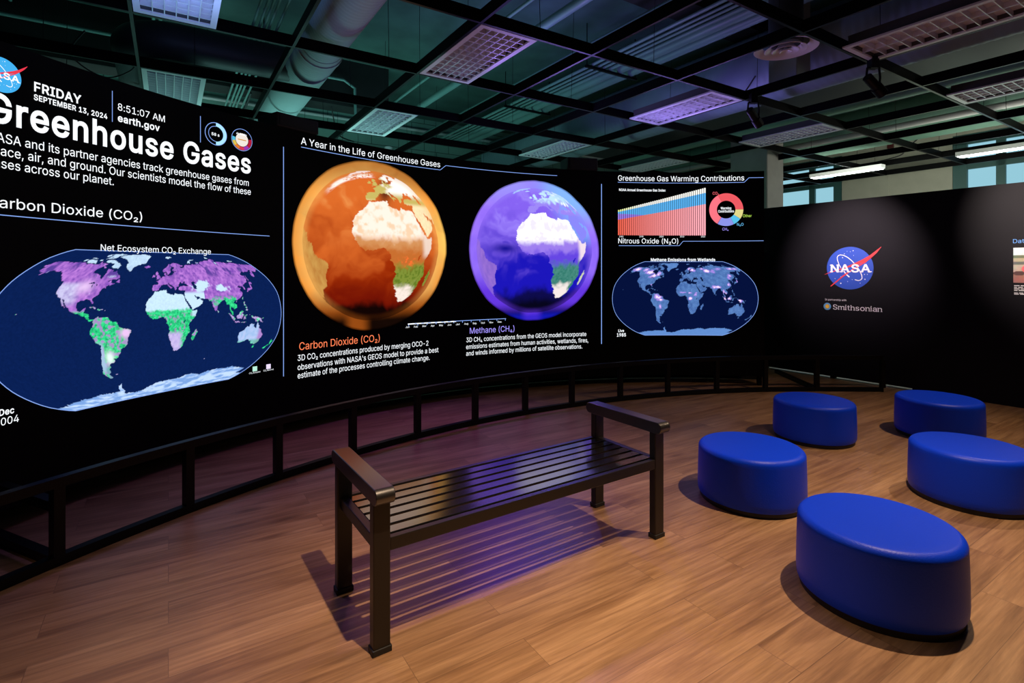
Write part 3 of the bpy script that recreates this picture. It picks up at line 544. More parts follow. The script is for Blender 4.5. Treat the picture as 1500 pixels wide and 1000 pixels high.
 'b': (424, [[229,-8,198,-5,172,4,153,17,138,31,127,46,118,59,112,59,112,0,53,0,53,509,114,509,114,319,118,319,127,331,137,346,152,360,171,373,197,381,229,384,274,378,313,361,345,332,370,293,385,245,390,189,385,133,370,84,346,45,313,16,274,-2],[220,47,253,51,279,66,301,88,316,117,325,151,328,189,325,227,316,261,301,290,280,311,253,325,220,330,188,325,161,312,140,291,125,263,116,229,113,189,116,150,125,115,140,86,162,65,188,51]]),
 'c': (396, [[207,-8,159,-2,117,16,82,46,56,85,40,133,34,187,40,243,56,291,82,330,117,360,159,378,207,384,234,383,260,377,284,368,305,356,324,341,340,322,353,301,362,277,303,262,298,276,290,289,281,301,270,311,257,319,242,325,226,329,207,330,173,325,145,310,124,287,108,258,99,224,96,187,99,151,108,117,124,89,145,66,173,51,207,46,226,48,243,52,258,58,271,66,282,76,292,89,299,102,304,117,363,102,354,78,341,56,325,37,306,21,285,9,261,-1,235,-6]]),
 'd': (424, [[195,-8,151,-2,111,16,79,45,55,84,39,133,34,189,39,245,55,293,79,332,112,361,151,378,196,384,228,381,253,373,272,360,287,346,298,331,306,319,311,319,311,509,372,509,372,0,313,0,313,59,307,59,298,46,287,31,272,17,252,4,227,-5],[205,47,236,51,263,65,284,86,299,115,309,150,312,189,309,229,300,263,284,291,263,312,237,325,205,330,172,325,145,311,124,290,108,261,99,227,96,189,99,151,109,117,124,88,145,66,172,51]]),
 'e': (404, [[212,-8,161,-2,117,16,82,46,56,85,40,132,34,187,39,242,55,290,81,329,115,359,157,378,205,384,236,382,266,374,294,361,319,341,341,315,357,282,368,242,371,194,371,169,75,169,75,221,338,221,310,202,307,237,298,269,283,294,263,314,237,326,205,330,173,326,146,313,125,294,109,270,99,241,96,211,96,178,100,139,110,106,128,80,151,61,179,50,212,46,234,48,254,53,271,61,285,73,297,88,306,105,365,91,353,63,335,39,311,19,283,4,249,-5]]),
 'f': (254, [[228,379,228,327,6,327,6,379],[81,0,81,432,84,461,96,486,113,505,135,519,161,527,187,530,207,529,222,527,234,524,243,521,227,468,222,470,215,472,206,473,195,474,171,470,154,460,145,443,142,419,142,0]]),
 'g': (425, [[207,-151,168,-148,134,-140,105,-127,82,-110,64,-91,51,-69,101,-41,110,-53,122,-66,136,-78,154,-88,178,-95,207,-97,249,-92,282,-75,304,-47,311,-6,311,68,306,68,298,56,287,41,272,28,252,16,227,8,195,5,152,10,113,27,80,53,55,90,39,136,34,191,39,246,55,293,80,332,112,361,152,378,196,384,228,382,253,373,273,360,288,346,299,331,308,319,313,319,313,379,372,379,372,-9,367,-54,350,-90,324,-117,291,-136,251,-147],[205,59,237,63,264,75,285,95,300,121,309,154,312,193,309,231,300,264,285,291,264,312,237,325,205,330,172,325,145,312,124,290,109,262,99,229,96,193,99,155,109,123,124,96,145,76,172,63]]),
 'h': (410, [[114,227,114,0,53,0,53,509,114,509,114,287,102,287,124,332,152,362,187,379,227,384,264,380,295,369,321,349,341,321,353,285,357,240,357,0,296,0,296,235,290,275,273,304,246,323,210,329,184,326,161,317,141,303,126,283,117,257]]),
 'i': (167, [[53,0,53,379,114,379,114,0],[84,443,67,446,54,455,44,468,41,483,44,499,54,512,67,521,84,524,100,521,114,512,123,499,126,483,123,468,114,455,100,446]]),
 'l': (189, [[139,-2,101,3,74,20,58,47,53,84,53,509,114,509,114,99,115,77,120,62,130,54,146,52,154,52,160,53,165,53,170,54,181,3,172,1,162,-1,151,-2]]),
 'm': (610, [[53,0,53,379,112,379,112,295,108,295,118,323,132,346,151,363,172,376,195,384,219,386,257,380,287,361,309,331,321,295,312,295,322,321,337,343,357,361,381,375,407,383,437,386,468,383,497,372,522,354,541,328,553,296,557,255,557,0,496,0,496,254,490,289,473,313,447,326,419,330,395,328,374,320,358,307,345,290,338,270,335,247,335,0,274,0,274,260,269,288,253,311,229,326,199,330,178,328,158,320,140,307,126,289,117,266,114,238,114,0]]),
 'n': (410, [[114,227,114,0,53,0,53,379,112,379,112,287,102,287,124,332,152,362,187,379,227,384,264,380,295,369,321,349,341,321,353,285,357,240,357,0,296,0,296,235,290,275,273,304,246,323,210,329,184,326,161,317,141,303,126,283,117,257]]),
 'o': (415, [[207,-8,159,-2,117,16,82,46,56,85,40,133,34,187,40,243,56,291,82,330,117,360,159,378,207,384,256,378,299,360,333,330,359,291,376,243,381,187,376,133,359,85,333,46,299,16,256,-2],[207,46,242,51,270,66,292,89,307,117,316,151,319,187,316,224,307,258,292,287,270,310,242,325,207,330,173,325,145,310,124,287,108,258,99,224,96,187,99,151,108,117,124,89,145,66,173,51]]),
 'r': (259, [[53,0,53,379,112,379,112,321,115,321,130,347,152,367,181,380,213,385,221,385,229,384,237,384,243,384,243,322,239,323,230,324,219,325,207,326,182,323,159,315,140,301,126,284,117,262,114,237,114,0]]),
 's': (365, [[182,-8,145,-5,112,3,84,18,62,38,45,63,36,94,94,107,105,79,124,60,150,49,181,45,217,50,244,62,262,81,268,103,265,121,254,136,237,147,212,155,149,170,104,186,72,208,53,237,47,274,51,305,65,332,87,354,115,370,149,381,187,384,223,381,254,372,279,358,299,339,314,316,324,290,268,277,258,298,243,316,219,328,187,333,156,329,131,317,114,299,109,277,112,258,124,243,144,232,172,223,229,209,275,194,306,171,325,142,331,107,326,75,312,47,290,24,260,6,223,-5]]),
 't': (227, [[204,379,204,327,6,327,6,379],[65,471,126,471,126,98,128,76,136,61,150,53,170,50,177,50,185,51,194,52,202,54,213,2,203,-1,192,-3,180,-4,168,-4,125,2,92,21,72,52,65,93]]),
 'u': (410, [[182,-5,146,-1,115,11,89,31,69,59,57,95,53,139,53,379,114,379,114,144,119,105,137,75,164,56,200,50,226,53,249,62,268,77,283,97,293,122,296,153,296,379,357,379,357,0,298,0,298,92,307,92,286,47,257,17,222,0]]),
 'v': (389, [[163,0,17,379,84,379,165,155,177,121,187,87,196,53,206,21,184,21,194,53,203,87,213,121,224,155,305,379,371,379,226,0]]),
 'x': (379, [[21,0,171,218,171,171,29,379,100,379,147,306,164,279,179,253,193,229,207,206,175,206,190,229,202,253,216,279,233,306,282,379,352,379,209,169,209,214,358,0,287,0,231,85,214,112,200,136,187,159,173,182,205,182,191,159,178,136,165,112,148,85,91,0]]),
 'y': (389, [[47,-139,61,-86,71,-87,88,-90,104,-89,118,-84,130,-74,141,-58,151,-36,163,-1,17,379,84,379,165,155,177,121,187,87,196,53,206,21,184,21,193,53,202,87,212,121,224,155,305,379,371,379,204,-58,191,-85,177,-107,159,-124,139,-136,117,-143,91,-145,77,-145,65,-143,54,-141]]),
}
_one = {}
BOLD = .019; SIGN = -1
def fill_loops(loops):
    """fill outlines by cutting them into level strips"""
    ys = sorted({round(p.y, 5) for l in loops for p in l}); V = []; F = []
    for y0, y1 in zip(ys[:-1], ys[1:]):
        if y1 - y0 < 1e-4: continue
        ym = (y0 + y1) / 2; xs = []
        for l in loops:
            for i in range(len(l)):
                a, b = l[i - 1], l[i]
                if (a.y > ym) != (b.y > ym):
                    g = lambda y: a.x + (b.x - a.x) * (y - a.y) / (b.y - a.y)
                    xs.append((g(ym), g(y0), g(y1), 1 if b.y > a.y else -1))
        xs.sort()
        w = 0; p = None
        for q in xs:
            w0 = w; w += q[3]
            if w0 == 0: p = q
            if w != 0: continue
            o = len(V); V += [(p[1], y0), (q[1], y0), (q[2], y1), (p[2], y1)]; F.append((o, o + 1, o + 2, o + 3))
    return np.array(V).reshape(-1, 2), F
def one_glyph(ch, bold):
    key = (ch, bold)
    if key not in _one:
        adv, lps = (GLYPHS_1 if bold else GLYPHS_0)[ch]
        loops = [[Vector((l[i] / 1000, l[i + 1] / 1000, 0)) for i in range(0, len(l), 2)] for l in lps]
        if bold:                                  # thicken: push every outline outwards
            fat = []
            for l in loops:
                n = len(l); q = []
                for i in range(n):
                    d0 = (l[i] - l[i - 1]).normalized(); d1 = (l[(i + 1) % n] - l[i]).normalized()
                    n0 = Vector((d0.y, -d0.x, 0)); n1 = Vector((d1.y, -d1.x, 0)); m_ = n0 + n1
                    k = min(2.0, 2 / max(m_.length_squared, .3))
                    q.append(l[i] + m_ * k * BOLD * SIGN)
                fat.append(q)
            loops = fat
        v, f = fill_loops(loops)
        _one[key] = (adv / 1000 + (.030 if bold else 0), v, f)
    return _one[key]
_glyphs = {}
def glyph_mesh(st, bold):
    key = (st, bool(bold))
    if key not in _glyphs:
        V = []; F = []; pen = 0
        for ch in st:
            adv, v, fs = one_glyph(ch, 1 if bold else 0)
            o = len(V); V += [(x + pen, y) for x, y in v]; F += [tuple(o + i for i in f) for f in fs]; pen += adv
        _glyphs[key] = (np.array(V).reshape(-1, 2), F)
    return _glyphs[key]
CAPH = (lambda v: v[:, 1].max())(glyph_mesh('H', 0)[0])
def text_obj(name, st, place, x0, x1, y, cap, mat_, parent, bold=0, skip=0):
    """st set so that its part after the first `skip` letters runs from x0 to x1, baseline y"""
    v, fs = glyph_mesh(st, bold)
    if skip:
        w = glyph_mesh(st[skip:], bold)[0]
        wid = w[:, 0].max() - w[:, 0].min(); xr = v[:, 0].max(); k = (x1 - x0) / wid
        X = x1 + (v[:, 0] - xr) * k
    else:
        k = (x1 - x0) / (v[:, 0].max() - v[:, 0].min()); X = x0 + (v[:, 0] - v[:, 0].min()) * k
    Y = y + v[:, 1] * cap / CAPH
    org = parent_world(parent)
    me = bpy.data.meshes.new(name)
    me.from_pydata([tuple(np.array(place(a, b_)) - org) for a, b_ in zip(X, Y)], [], fs)
    me.materials.append(mat_)
    o = bpy.data.objects.new(name, me); col.objects.link(o); o.parent = parent
    return o
def serif_polys(st, x0, x1, y, cap, bold, serifs, th, flare):
    """letters set one after the other with slab serifs added; returns list of (verts, faces)"""
    out = []; adv = []; pen = 0
    for ch in st:
        v, fs = glyph_mesh(ch, bold); w = v[:, 0].max() - v[:, 0].min()
        adv.append((pen, v, fs, w)); pen += w + .075
    tot = pen - .075; k = (x1 - x0) / tot; ky = cap / CAPH
    for ch, (p, v, fs, w) in zip(st, adv):
        X = x0 + (p + v[:, 0] - v[:, 0].min()) * k; Y = y + v[:, 1] * ky
        out.append((np.c_[X, Y], fs))
        for fx, fy, hw in serifs.get(ch, []):
            cx_ = x0 + (p + fx * w) * k; cy_ = y + fy * ky
            out.append((np.array([(cx_ - hw * k, cy_), (cx_ + hw * k, cy_), (cx_ + hw * k, cy_ + th * ky), (cx_ - hw * k, cy_ + th * ky)]), [(0, 1, 2, 3)]))
    return out
def polys_obj(name, parts, place, mat_, parent):
    V = []; F = []
    for v, fs in parts:
        o = len(V); V += [tuple(p) for p in v]; F += [tuple(o + i for i in f) for f in fs]
    org = parent_world(parent)
    me = bpy.data.meshes.new(name); me.from_pydata([tuple(np.array(place(a, b_)) - org) for a, b_ in V], [], F)
    me.materials.append(mat_); o = bpy.data.objects.new(name, me); col.objects.link(o); o.parent = parent
    return o
NASA_SERIF = {'N': [(.10, 0, .09), (.08, .449, .08), (.90, .449, .09)], 'A': [(.09, 0, .10), (.91, 0, .10)], 'S': []}
def emblem(parent, place, cx, cy, r, mats, prefix):
    """round blue emblem: disc, red swoosh, orbit line, stars, lettering; place(x, y, layer)"""
    U = lambda x, y: (cx + (x - 460) / 253 * r, cy - (y - 375) / 222 * r)
    P = lambda k: (lambda x, y: place(x, y, k))
    flat_polys(prefix + 'disc', [disc(cx, cy, r)], P(0), mats[0], parent)
    rnd = random.Random(3); st = []
    for (x, y, s) in [(500, 195, 6), (385, 265, 6), (365, 535, 7), (625, 490, 6), (405, 225, 4), (470, 205, 3), (435, 200, 3), (440, 515, 4), (575, 530, 4), (490, 495, 3), (300, 485, 4), (365, 465, 4), (650, 440, 4), (620, 440, 4), (505, 245, 3)]:
        a, b2 = U(x, y); st.append(disc(a, b2, s / 253 * r, 8))
    for q in st: flat_polys(prefix + 'star', [q], P(1), mats[2], parent)
    orb = [U(*p) for p in [(366, 372), (345, 335), (328, 290), (325, 262), (335, 243), (360, 235), (395, 240), (440, 262), (485, 298), (530, 345), (570, 400), (592, 450), (595, 478), (580, 497), (555, 503), (518, 494)]]
    flat_polys(prefix + 'orbit', stroke(orb, .034 * r), P(2), mats[2], parent)
    flat_polys(prefix + 'orbit_end', stroke([U(398, 405), U(425, 440), U(460, 468)], .05 * r), P(2), mats[2], parent)
    up = [(182, 441), (250, 415), (330, 390), (420, 362), (520, 322), (600, 286), (680, 243), (735, 203), (790, 163)]
    lo = [(186, 444), (255, 421), (340, 398), (440, 372), (545, 342), (630, 308), (700, 266), (748, 222), (792, 167)]
    up2 = [(246, 566), (310, 515), (380, 458), (460, 405), (540, 355), (620, 312), (690, 262)]
    lo2 = [(256, 571), (322, 521), (392, 465), (472, 413), (552, 365), (634, 318), (700, 266)]
    flat_polys(prefix + 'swoosh', quads(([U(*p) for p in up], [U(*p) for p in lo])) + quads(([U(*p) for p in up2], [U(*p) for p in lo2])), P(3), mats[1], parent)
    x0, y0 = U(252, 417); x1, _ = U(684, 417)
    polys_obj(prefix + 'lettering', serif_polys('NASA', x0, x1, y0, 79 / 222 * r, 1, NASA_SERIF, .06, 0), P(4), mats[2], parent)

V_BLUE = mat('blue vinyl print', (.018, .065, .42), .5); V_RED = mat('red vinyl print', (.62, .035, .045), .5); V_WHITE = mat('white vinyl print', (.78, .76, .78), .5)
lg = thing('wall_logo', 'round blue space agency logo with red swoosh on the black partition', 'logo', PW(-.452, 1.551, 0))
emblem(lg, lambda x, y, k: PW(x, y, .002 + .0006 * k), -.452, 1.551, .292, (V_BLUE, V_RED, V_WHITE), 'logo_')
tx = thing('wall_lettering', 'small white partner lettering with sun emblem below the round blue logo', 'lettering', PW(-.42, .97, 0))
text_obj('small_text', 'In partnership with', lambda x, y: PW(x, y, .002), -.769, -.492, 1.097, .025, V_WHITE, tx)
SM_SERIF = {'S': [], 'm': [(.07, 0, .06), (.5, 0, .05), (.94, 0, .06), (.02, .345, .045)], 'i': [(.5, 0, .065), (.2, .345, .045)], 't': [],
            'h': [(.09, 0, .065), (.91, 0, .065), (.0, .47, .045)], 's': [], 'o': [], 'n': [(.09, 0, .065), (.91, 0, .065), (.02, .345, .045)], 'a': [(.97, 0, .04)]}
polys_obj('name_text', serif_polys('Smithsonian', -.664, -.063, .974, .069, 0, SM_SERIF, .038, 0), lambda x, y: PW(x, y, .002), V_WHITE, tx)
flat_polys('emblem_disc', [disc(-.739, 1.012, .050, 40)], lambda x, y: PW(x, y, .002), mat('pale blue vinyl print', (.12, .32, .58), .5), tx)
sun = []
for k in range(48):
    a = 2 * PI * k / 48; rr = .030 if k % 2 else .023
    sun.append((-.739 + rr * math.cos(a), 1.012 + rr * math.sin(a)))
flat_polys('emblem_sun', [sun], lambda x, y: PW(x, y, .003), mat('yellow vinyl print', (.80, .46, .05), .5), tx)

# poster at the right edge of the photograph
po = thing('wall_poster', 'printed panel with blue heading above a photo on the black partition', 'poster', PW(1.5, 1.25, 0))
text_obj('poster_heading', 'Data', lambda x, y: PW(x, y, .002), 1.213, 1.335, 1.819, .044, mat('light blue vinyl print', (.10, .30, .75), .5), po)
def photo_mat():
    m = bpy.data.materials.new('printed photo of people outdoors'); m.use_nodes = True
    nt = m.node_tree; N = nt.nodes.new; b = nt.nodes['Principled BSDF']; b.inputs['Roughness'].default_value = .5
    tc = N('ShaderNodeTexCoord'); n = N('ShaderNodeTexNoise'); n.inputs['Scale'].default_value = 14; n.inputs['Detail'].default_value = 4
    nt.links.new(tc.outputs['Object'], n.inputs['Vector'])
    a = N('ShaderNodeAttribute'); a.attribute_name = 'picture'
    mx = N('ShaderNodeMixRGB'); mx.blend_type = 'OVERLAY'; mx.inputs[0].default_value = .45
    nt.links.new(a.outputs['Color'], mx.inputs[1]); nt.links.new(n.outputs['Color'], mx.inputs[2])
    nt.links.new(mx.outputs[0], b.inputs['Base Color'])
    return m
def color_grid(name, xs, ys, place, colors, mat_, parent):
    """regular grid mesh with one colour per vertex; colors shape (ny, nx, 3)"""
    ny, nx = len(ys), len(xs)
    org = np.array(parent_world(parent))
    X, Y = np.meshgrid(xs, ys)
    V = place(X.ravel(), Y.ravel()) - org
    idx = np.arange(ny * nx).reshape(ny, nx)
    F = np.stack([idx[:-1, :-1], idx[:-1, 1:], idx[1:, 1:], idx[1:, :-1]], -1).reshape(-1, 4)
    return mesh_np(name, V, F, colors.reshape(-1, 3), mat_, parent)
def mesh_np(name, V, F, C_, mat_, parent):
    me = bpy.data.meshes.new(name)
    me.vertices.add(len(V)); me.vertices.foreach_set('co', V.astype(np.float32).ravel())
    n = F.shape[1]
    me.loops.add(F.size); me.loops.foreach_set('vertex_index', F.astype(np.int32).ravel())
    me.polygons.add(len(F)); me.polygons.foreach_set('loop_start', np.arange(len(F), dtype=np.int32) * n)
    me.update(calc_edges=True); me.validate()
    at = me.color_attributes.new('picture', 'FLOAT_COLOR', 'POINT')
    at.data.foreach_set('color', np.c_[C_, np.ones(len(C_))].astype(np.float32).ravel())
    me.materials.append(mat_)
    o = bpy.data.objects.new(name, me); col.objects.link(o); o.parent = parent
    return o
def PWn(X, Z, off): return np.stack([W0[0] + WD[0] * X + WN[0] * off, W0[1] + WD[1] * X + WN[1] * off, Z], 1)
xs = np.linspace(1.216, 1.83, 60); ys = np.linspace(1.379, 1.766, 60)
X, Y = np.meshgrid((xs - xs[0]) / .387, (ys - ys[0]) / .387)
C = np.zeros(X.shape + (3,)); C[:] = (.30, .13, .10)
C[Y > .30] = (.40, .34, .26); C[Y > .52] = (.10, .11, .10); C[Y > .60] = (.35, .31, .20); C[Y > .70] = (.10, .13, .07); C[Y > .78] = (.55, .62, .62)
C[((X - .42) / .24) ** 2 + ((Y - .40) / .17) ** 2 < 1] = (.72, .10, .12)
C[((X - .36) / .12) ** 2 + ((Y - .62) / .09) ** 2 < 1] = (.03, .02, .02)
C[((X - .12) / .14) ** 2 + ((Y - .27) / .06) ** 2 < 1] = (.07, .03, .03)
color_grid('poster_photo', xs, ys, lambda a, b_: PWn(a, b_, .002), C, photo_mat(), po)
caps = []
rnd = random.Random(5)
for k, z in enumerate((1.343, 1.325, 1.307, 1.289, 1.262, 1.249)):
    x = 1.222
    end = 1.8 if k not in (3, 5) else 1.5
    while x < end:
        w = rnd.uniform(.02, .06); caps.append([(x, z), (min(x + w, end), z), (min(x + w, end), z + .008), (x, z + .008)]); x += w + .009
flat_polys('poster_caption', caps, lambda x, y: PW(x, y, .002), V_WHITE, po)

# ================================================================= curved LED video wall
SC = (2.19553, 1.82016); SR = 5.275875
S_L, S_R = -7.5, 1.126; Z_B, Z_T = .125, 2.826
def SP(s, z, off=0.0):
    a = s / SR; r = SR - off
    return (SC[0] + r * math.sin(a), SC[1] + r * math.cos(a), z)
def SPn(s, z, off):
    a = s / SR; r = SR - off
    return np.stack([SC[0] + r * np.sin(a), SC[1] + r * np.cos(a), z], 1)
vw = thing('video_wall', 'huge curved black video wall showing greenhouse gas maps and globes', 'screen', SP(-3, 0, 0))
ns = 96
m = MB()
for k in range(ns):
    a, b2 = S_L + (S_R - S_L) * k / ns, S_L + (S_R - S_L) * (k + 1) / ns
    m.add([SP(a, Z_B), SP(b2, Z_B), SP(b2, Z_T), SP(a, Z_T)], [(0, 1, 2, 3)])
m.build('screen_face', M['panel_black'], vw, fix=False)
m = MB(); vs = []
for k in range(ns + 1):
    s = S_L + (S_R - S_L) * k / ns
    vs += [SP(s, Z_B, -.001), SP(s, Z_T, -.001), SP(s, Z_T, -.09), SP(s, Z_B, -.09)]
fs = []
for k in range(ns):
    o = 4 * k
    for a, b2 in ((0, 1), (1, 2), (2, 3), (3, 0)): fs.append((o + a, o + b2, o + 4 + b2, o + 4 + a))
fs += [(0, 1, 2, 3), (4 * ns + 3, 4 * ns + 2, 4 * ns + 1, 4 * ns)]
m.add(vs, fs); m.build('cabinet_shell', M['cabinet_black'], vw)
# stand legs carrying the cabinets, between the screen and the floor, hidden in shade
for s in (S_L + .1, S_R - .05):
    m = MB(); m.beam(SP(s, 0, -.05), SP(s, Z_B + .02, -.05), .05, .05); m.build('stand_foot', M['black_metal'], vw)
for s0, s1 in ((-7.4, 1.1),):
    m = MB()
    for k in range(10): m.beam(SP(-7.4 + .85 * k, .45, -.30), SP(-7.4 + .85 * k, 2.5, -.12), .05, .05)
    m.build('rear_bracing', M['black_metal'], vw)

m = MB()  # added black sheet that keeps the space behind the screen dark
for k in range(48):
    a, b2 = S_L + (S_R - S_L) * k / 48, S_L + (S_R - S_L) * (k + 1) / 48
    m.add([SP(a, .004, -.42), SP(b2, .004, -.42), SP(b2, 2.3, -.42), SP(a, 2.3, -.42)], [(0, 1, 2, 3)])
m.build('rear_light_block', mat('black light block behind the screen', (.004, .004, .004), .9), vw, fix=False)
TEXTS = [('date_text', 'FRIDAY', 'white', -6.878, -6.61, 2.594, 0.0545, 1, 0),
 ('date_text', 'SEPTEMBER 13, 2024', 'white', -6.88, -6.448, 2.541, 0.033, 1, 0),
 ('clock_text', '8:51:07 AM', 'white', -6.379, -6.048, 2.623, 0.0483, 0, 0),
 ('clock_text', 'earth.gov', 'white', -6.379, -6.086, 2.546, 0.0474, 1, 0),
 ('title_text', 'Greenhouse Gases', 'white', -6.971, -5.334, 2.356, 0.1596, 1, 1),
 ('body_text', 'NASA and its partner agencies track greenhouse gases from', 'white', -6.926, -5.353, 2.243, 0.0537, 0, 5),
 ('body_text', 'space, air, and ground. Our scientists model the flow of these', 'white', -6.91, -5.334, 2.168, 0.054, 0, 7),
 ('body_text', 'gases across our planet.', 'white', -6.928, -6.406, 2.096, 0.0537, 0, 6),
 ('heading_text', 'Carbon Dioxide (CO₂)', 'white', -6.782, -6.213, 1.868, 0.0612, 0, 7),
 ('map_title_text', 'Net Ecosystem CO₂ Exchange', 'white', -6.49, -5.684, 1.642, 0.0442, 0, 0),
 ('map_date_text', 'Dec', 'white', -7.057, -6.982, 0.675, 0.0352, 1, 0),
 ('map_date_text', '2004', 'white', -7.08, -6.958, 0.617, 0.0427, 0, 0),
 ('heading_text', 'A Year in the Life of Greenhouse Gases', 'white', -4.846, -3.225, 2.707, 0.0658, 0, 0),
 ('globe_title_text', 'Carbon Dioxide (CO₂)', 'orange', -4.864, -3.974, 0.761, 0.0721, 0, 0),
 ('caption_text', '3D CO₂ concentrations produced by merging OCO-2', 'white', -4.88, -3.376, 0.662, 0.0552, 0, 0),
 ('caption_text', "observations with NASA's GEOS model to provide a best", 'white', -4.88, -3.247, 0.575, 0.0552, 0, 0),
 ('caption_text', 'estimate of the processes controlling climate change.', 'white', -4.88, -3.361, 0.496, 0.0552, 0, 0),
 ('globe_title_text', 'Methane (CH₄)', 'lilac', -2.836, -2.233, 0.76, 0.0702, 0, 0),
 ('caption_text', '3D CH₄ concentrations from the GEOS model incorporate', 'white', -2.882, -1.236, 0.661, 0.0545, 0, 0),
 ('caption_text', 'emissions estimates from human activities, wetlands, fires,', 'white', -2.885, -1.208, 0.579, 0.0545, 0, 0),
 ('caption_text', 'and winds informed by millions of satellite observations.', 'white', -2.885, -1.293, 0.5, 0.0545, 0, 0),
 ('timeline_text', 'Jan', 'white', -3.661, -3.613, 0.879, 0.0196, 0, 0),
 ('timeline_text', 'Feb', 'white', -3.557, -3.509, 0.876, 0.0199, 0, 0),
 ('timeline_text', 'Mar', 'white', -3.451, -3.403, 0.876, 0.0201, 0, 0),
 ('timeline_text', 'Apr', 'white', -3.345, -3.296, 0.874, 0.0203, 0, 0),
 ('timeline_text', 'May', 'white', -3.238, -3.188, 0.873, 0.0205, 0, 0),
 ('timeline_text', 'Jun', 'white', -3.129, -3.08, 0.872, 0.0207, 0, 0),
 ('timeline_text', 'Jul', 'white', -3.02, -2.97, 0.872, 0.0209, 0, 0),
 ('timeline_text', 'Aug', 'white', -2.91, -2.859, 0.872, 0.0211, 0, 0),
 ('timeline_text', 'Sep', 'white', -2.798, -2.747, 0.872, 0.0213, 0, 0),
 ('timeline_text', 'Oct', 'white', -2.686, -2.635, 0.872, 0.0215, 0, 0),
 ('timeline_text', 'Nov', 'white', -2.574, -2.522, 0.873, 0.0217, 0, 0),
 ('timeline_text', 'Dec', 'white', -2.46, -2.408, 0.874, 0.0218, 0, 0),
 ('heading_text', 'Greenhouse Gas Warming Contributions', 'white', -0.795, 0.878, 2.708, 0.0705, 0, 0),
 ('chart_title_text', 'NOAA Annual Greenhouse Gas Index', 'white', -0.781, -0.145, 2.572, 0.0308, 1, 0),
 ('chart_axis_text', '1980', 'white', -0.779, -0.722, 1.957, 0.0217, 0, 0),
 ('chart_axis_text', '1990', 'white', -0.503, -0.447, 1.959, 0.0218, 0, 0),
 ('chart_axis_text', '2000', 'white', -0.229, -0.173, 1.96, 0.0219, 0, 0),
 ('chart_axis_text', '2010', 'white', 0.048, 0.103, 1.961, 0.0219, 0, 0),
 ('chart_axis_text', '2020', 'white', 0.326, 0.379, 1.96, 0.0219, 0, 0),
 ('chart_label_text', 'CO₂', 'coral', 0.477, 0.558, 2.527, 0.0364, 0, 0),
 ('chart_label_text', 'Other', 'lime', 0.861, 0.971, 2.222, 0.0361, 0, 0),
 ('chart_label_text', 'N₂O', 'sky', 0.787, 0.869, 2.11, 0.0362, 0, 0),
 ('chart_label_text', 'CH₄', 'lilac', 0.601, 0.68, 2.05, 0.0363, 0, 0),
 ('chart_center_text', 'Warming', 'white', 0.58, 0.715, 2.33, 0.0309, 1, 0),
 ('chart_center_text', 'Contributions', 'white', 0.549, 0.749, 2.289, 0.0309, 1, 0),
 ('heading_text', 'Nitrous Oxide (N₂O)', 'white', -0.792, 0.024, 1.878, 0.066, 0, 0),
 ('map_title_text', 'Methane Emissions from Wetlands', 'white', -0.345, 0.51, 1.642, 0.0392, 1, 0),
 ('map_date_text', 'Live', 'white', -0.792, -0.712, 0.704, 0.0326, 1, 0),
 ('map_date_text', '1985', 'white', -0.811, -0.686, 0.644, 0.0416, 1, 0),
 ('legend_text', 'CO₂ Emission', 'white', -5.35, -5.245, 0.613, 0.013, 0, 0),
 ('legend_text', 'CO₂ Removal', 'white', -5.216, -5.119, 0.615, 0.0133, 0, 0),
 ('timer_text', '58 s', 'white', -5.678, -5.612, 2.614, 0.0222, 1, 0),
 ('gauge_text', 'Air Quality', 'white', -5.465, -5.371, 2.67, 0.0151, 1, 0)]
for name, st, mk, s0, s1, z, cp, bold, skip in TEXTS:
    text_obj(name, st, lambda x, y: SP(x, y, .004), s0, s1, z, cp, E_[mk], vw, bold, skip)
RULES = [('divider_line', [(-6.415, 2.744), (-6.415, 2.531)], 0.0061),
 ('divider_line', [(-5.77, 2.743), (-5.77, 2.533)], 0.0071),
 ('divider_line', [(-5.022, 2.648), (-5.022, 0.54)], 0.01),
 ('divider_line', [(-1.024, 2.656), (-1.024, 0.551)], 0.0144),
 ('heading_underline', [(-7.241, 1.827), (-5.158, 1.821)], 0.0074),
 ('heading_underline', [(-4.845, 2.68), (-3.223, 2.677), (-3.152, 2.736), (-1.641, 2.738)], 0.0086),
 ('heading_underline', [(-0.797, 2.686), (0.878, 2.683), (0.937, 2.741), (1.118, 2.738)], 0.009),
 ('heading_underline', [(-0.784, 1.847), (0.039, 1.85), (0.089, 1.908), (1.118, 1.908)], 0.0091),
 ('timeline_bar', [(-3.633, 0.92), (-2.348, 0.921)], 0.0104),
 ('timeline_bar', [(-3.633, 0.92), (-3.017, 0.917)], 0.0187)]
def dense(pts, step=.08):
    out = []
    for (x0, y0), (x1, y1) in zip(pts[:-1], pts[1:]):
        n = max(1, int(math.hypot(x1 - x0, y1 - y0) / step))
        out += [(x0 + (x1 - x0) * k / n, y0 + (y1 - y0) * k / n) for k in range(n)]
    return out + [pts[-1]]
for name, pts, w in RULES:
    flat_polys(name, stroke(dense(pts), w * .68), lambda x, y: SP(x, y, .0035), E_['line'] if w < .018 else E_['white'], vw)
ticks = [stroke([(-3.633 + 1.285 * k / 11 * .985 + .01, .917), (-3.633 + 1.285 * k / 11 * .985 + .01, .897)], .007)[0] for k in range(12)]
flat_polys('timeline_ticks', ticks, lambda x, y: SP(x, y, .0035), E_['line'], vw)

E_LB = emis('blue emblem on screen', srgb(70, 180, 245), 1.0); E_LR = emis('red emblem on screen', srgb(240, 60, 80), 1.0, False)
emblem(vw, lambda x, y, k: SP(x, y, .003 + .0006 * k), -7.045, 2.632, .100, (E_LB, E_LR, E_['white']), 'agency_')

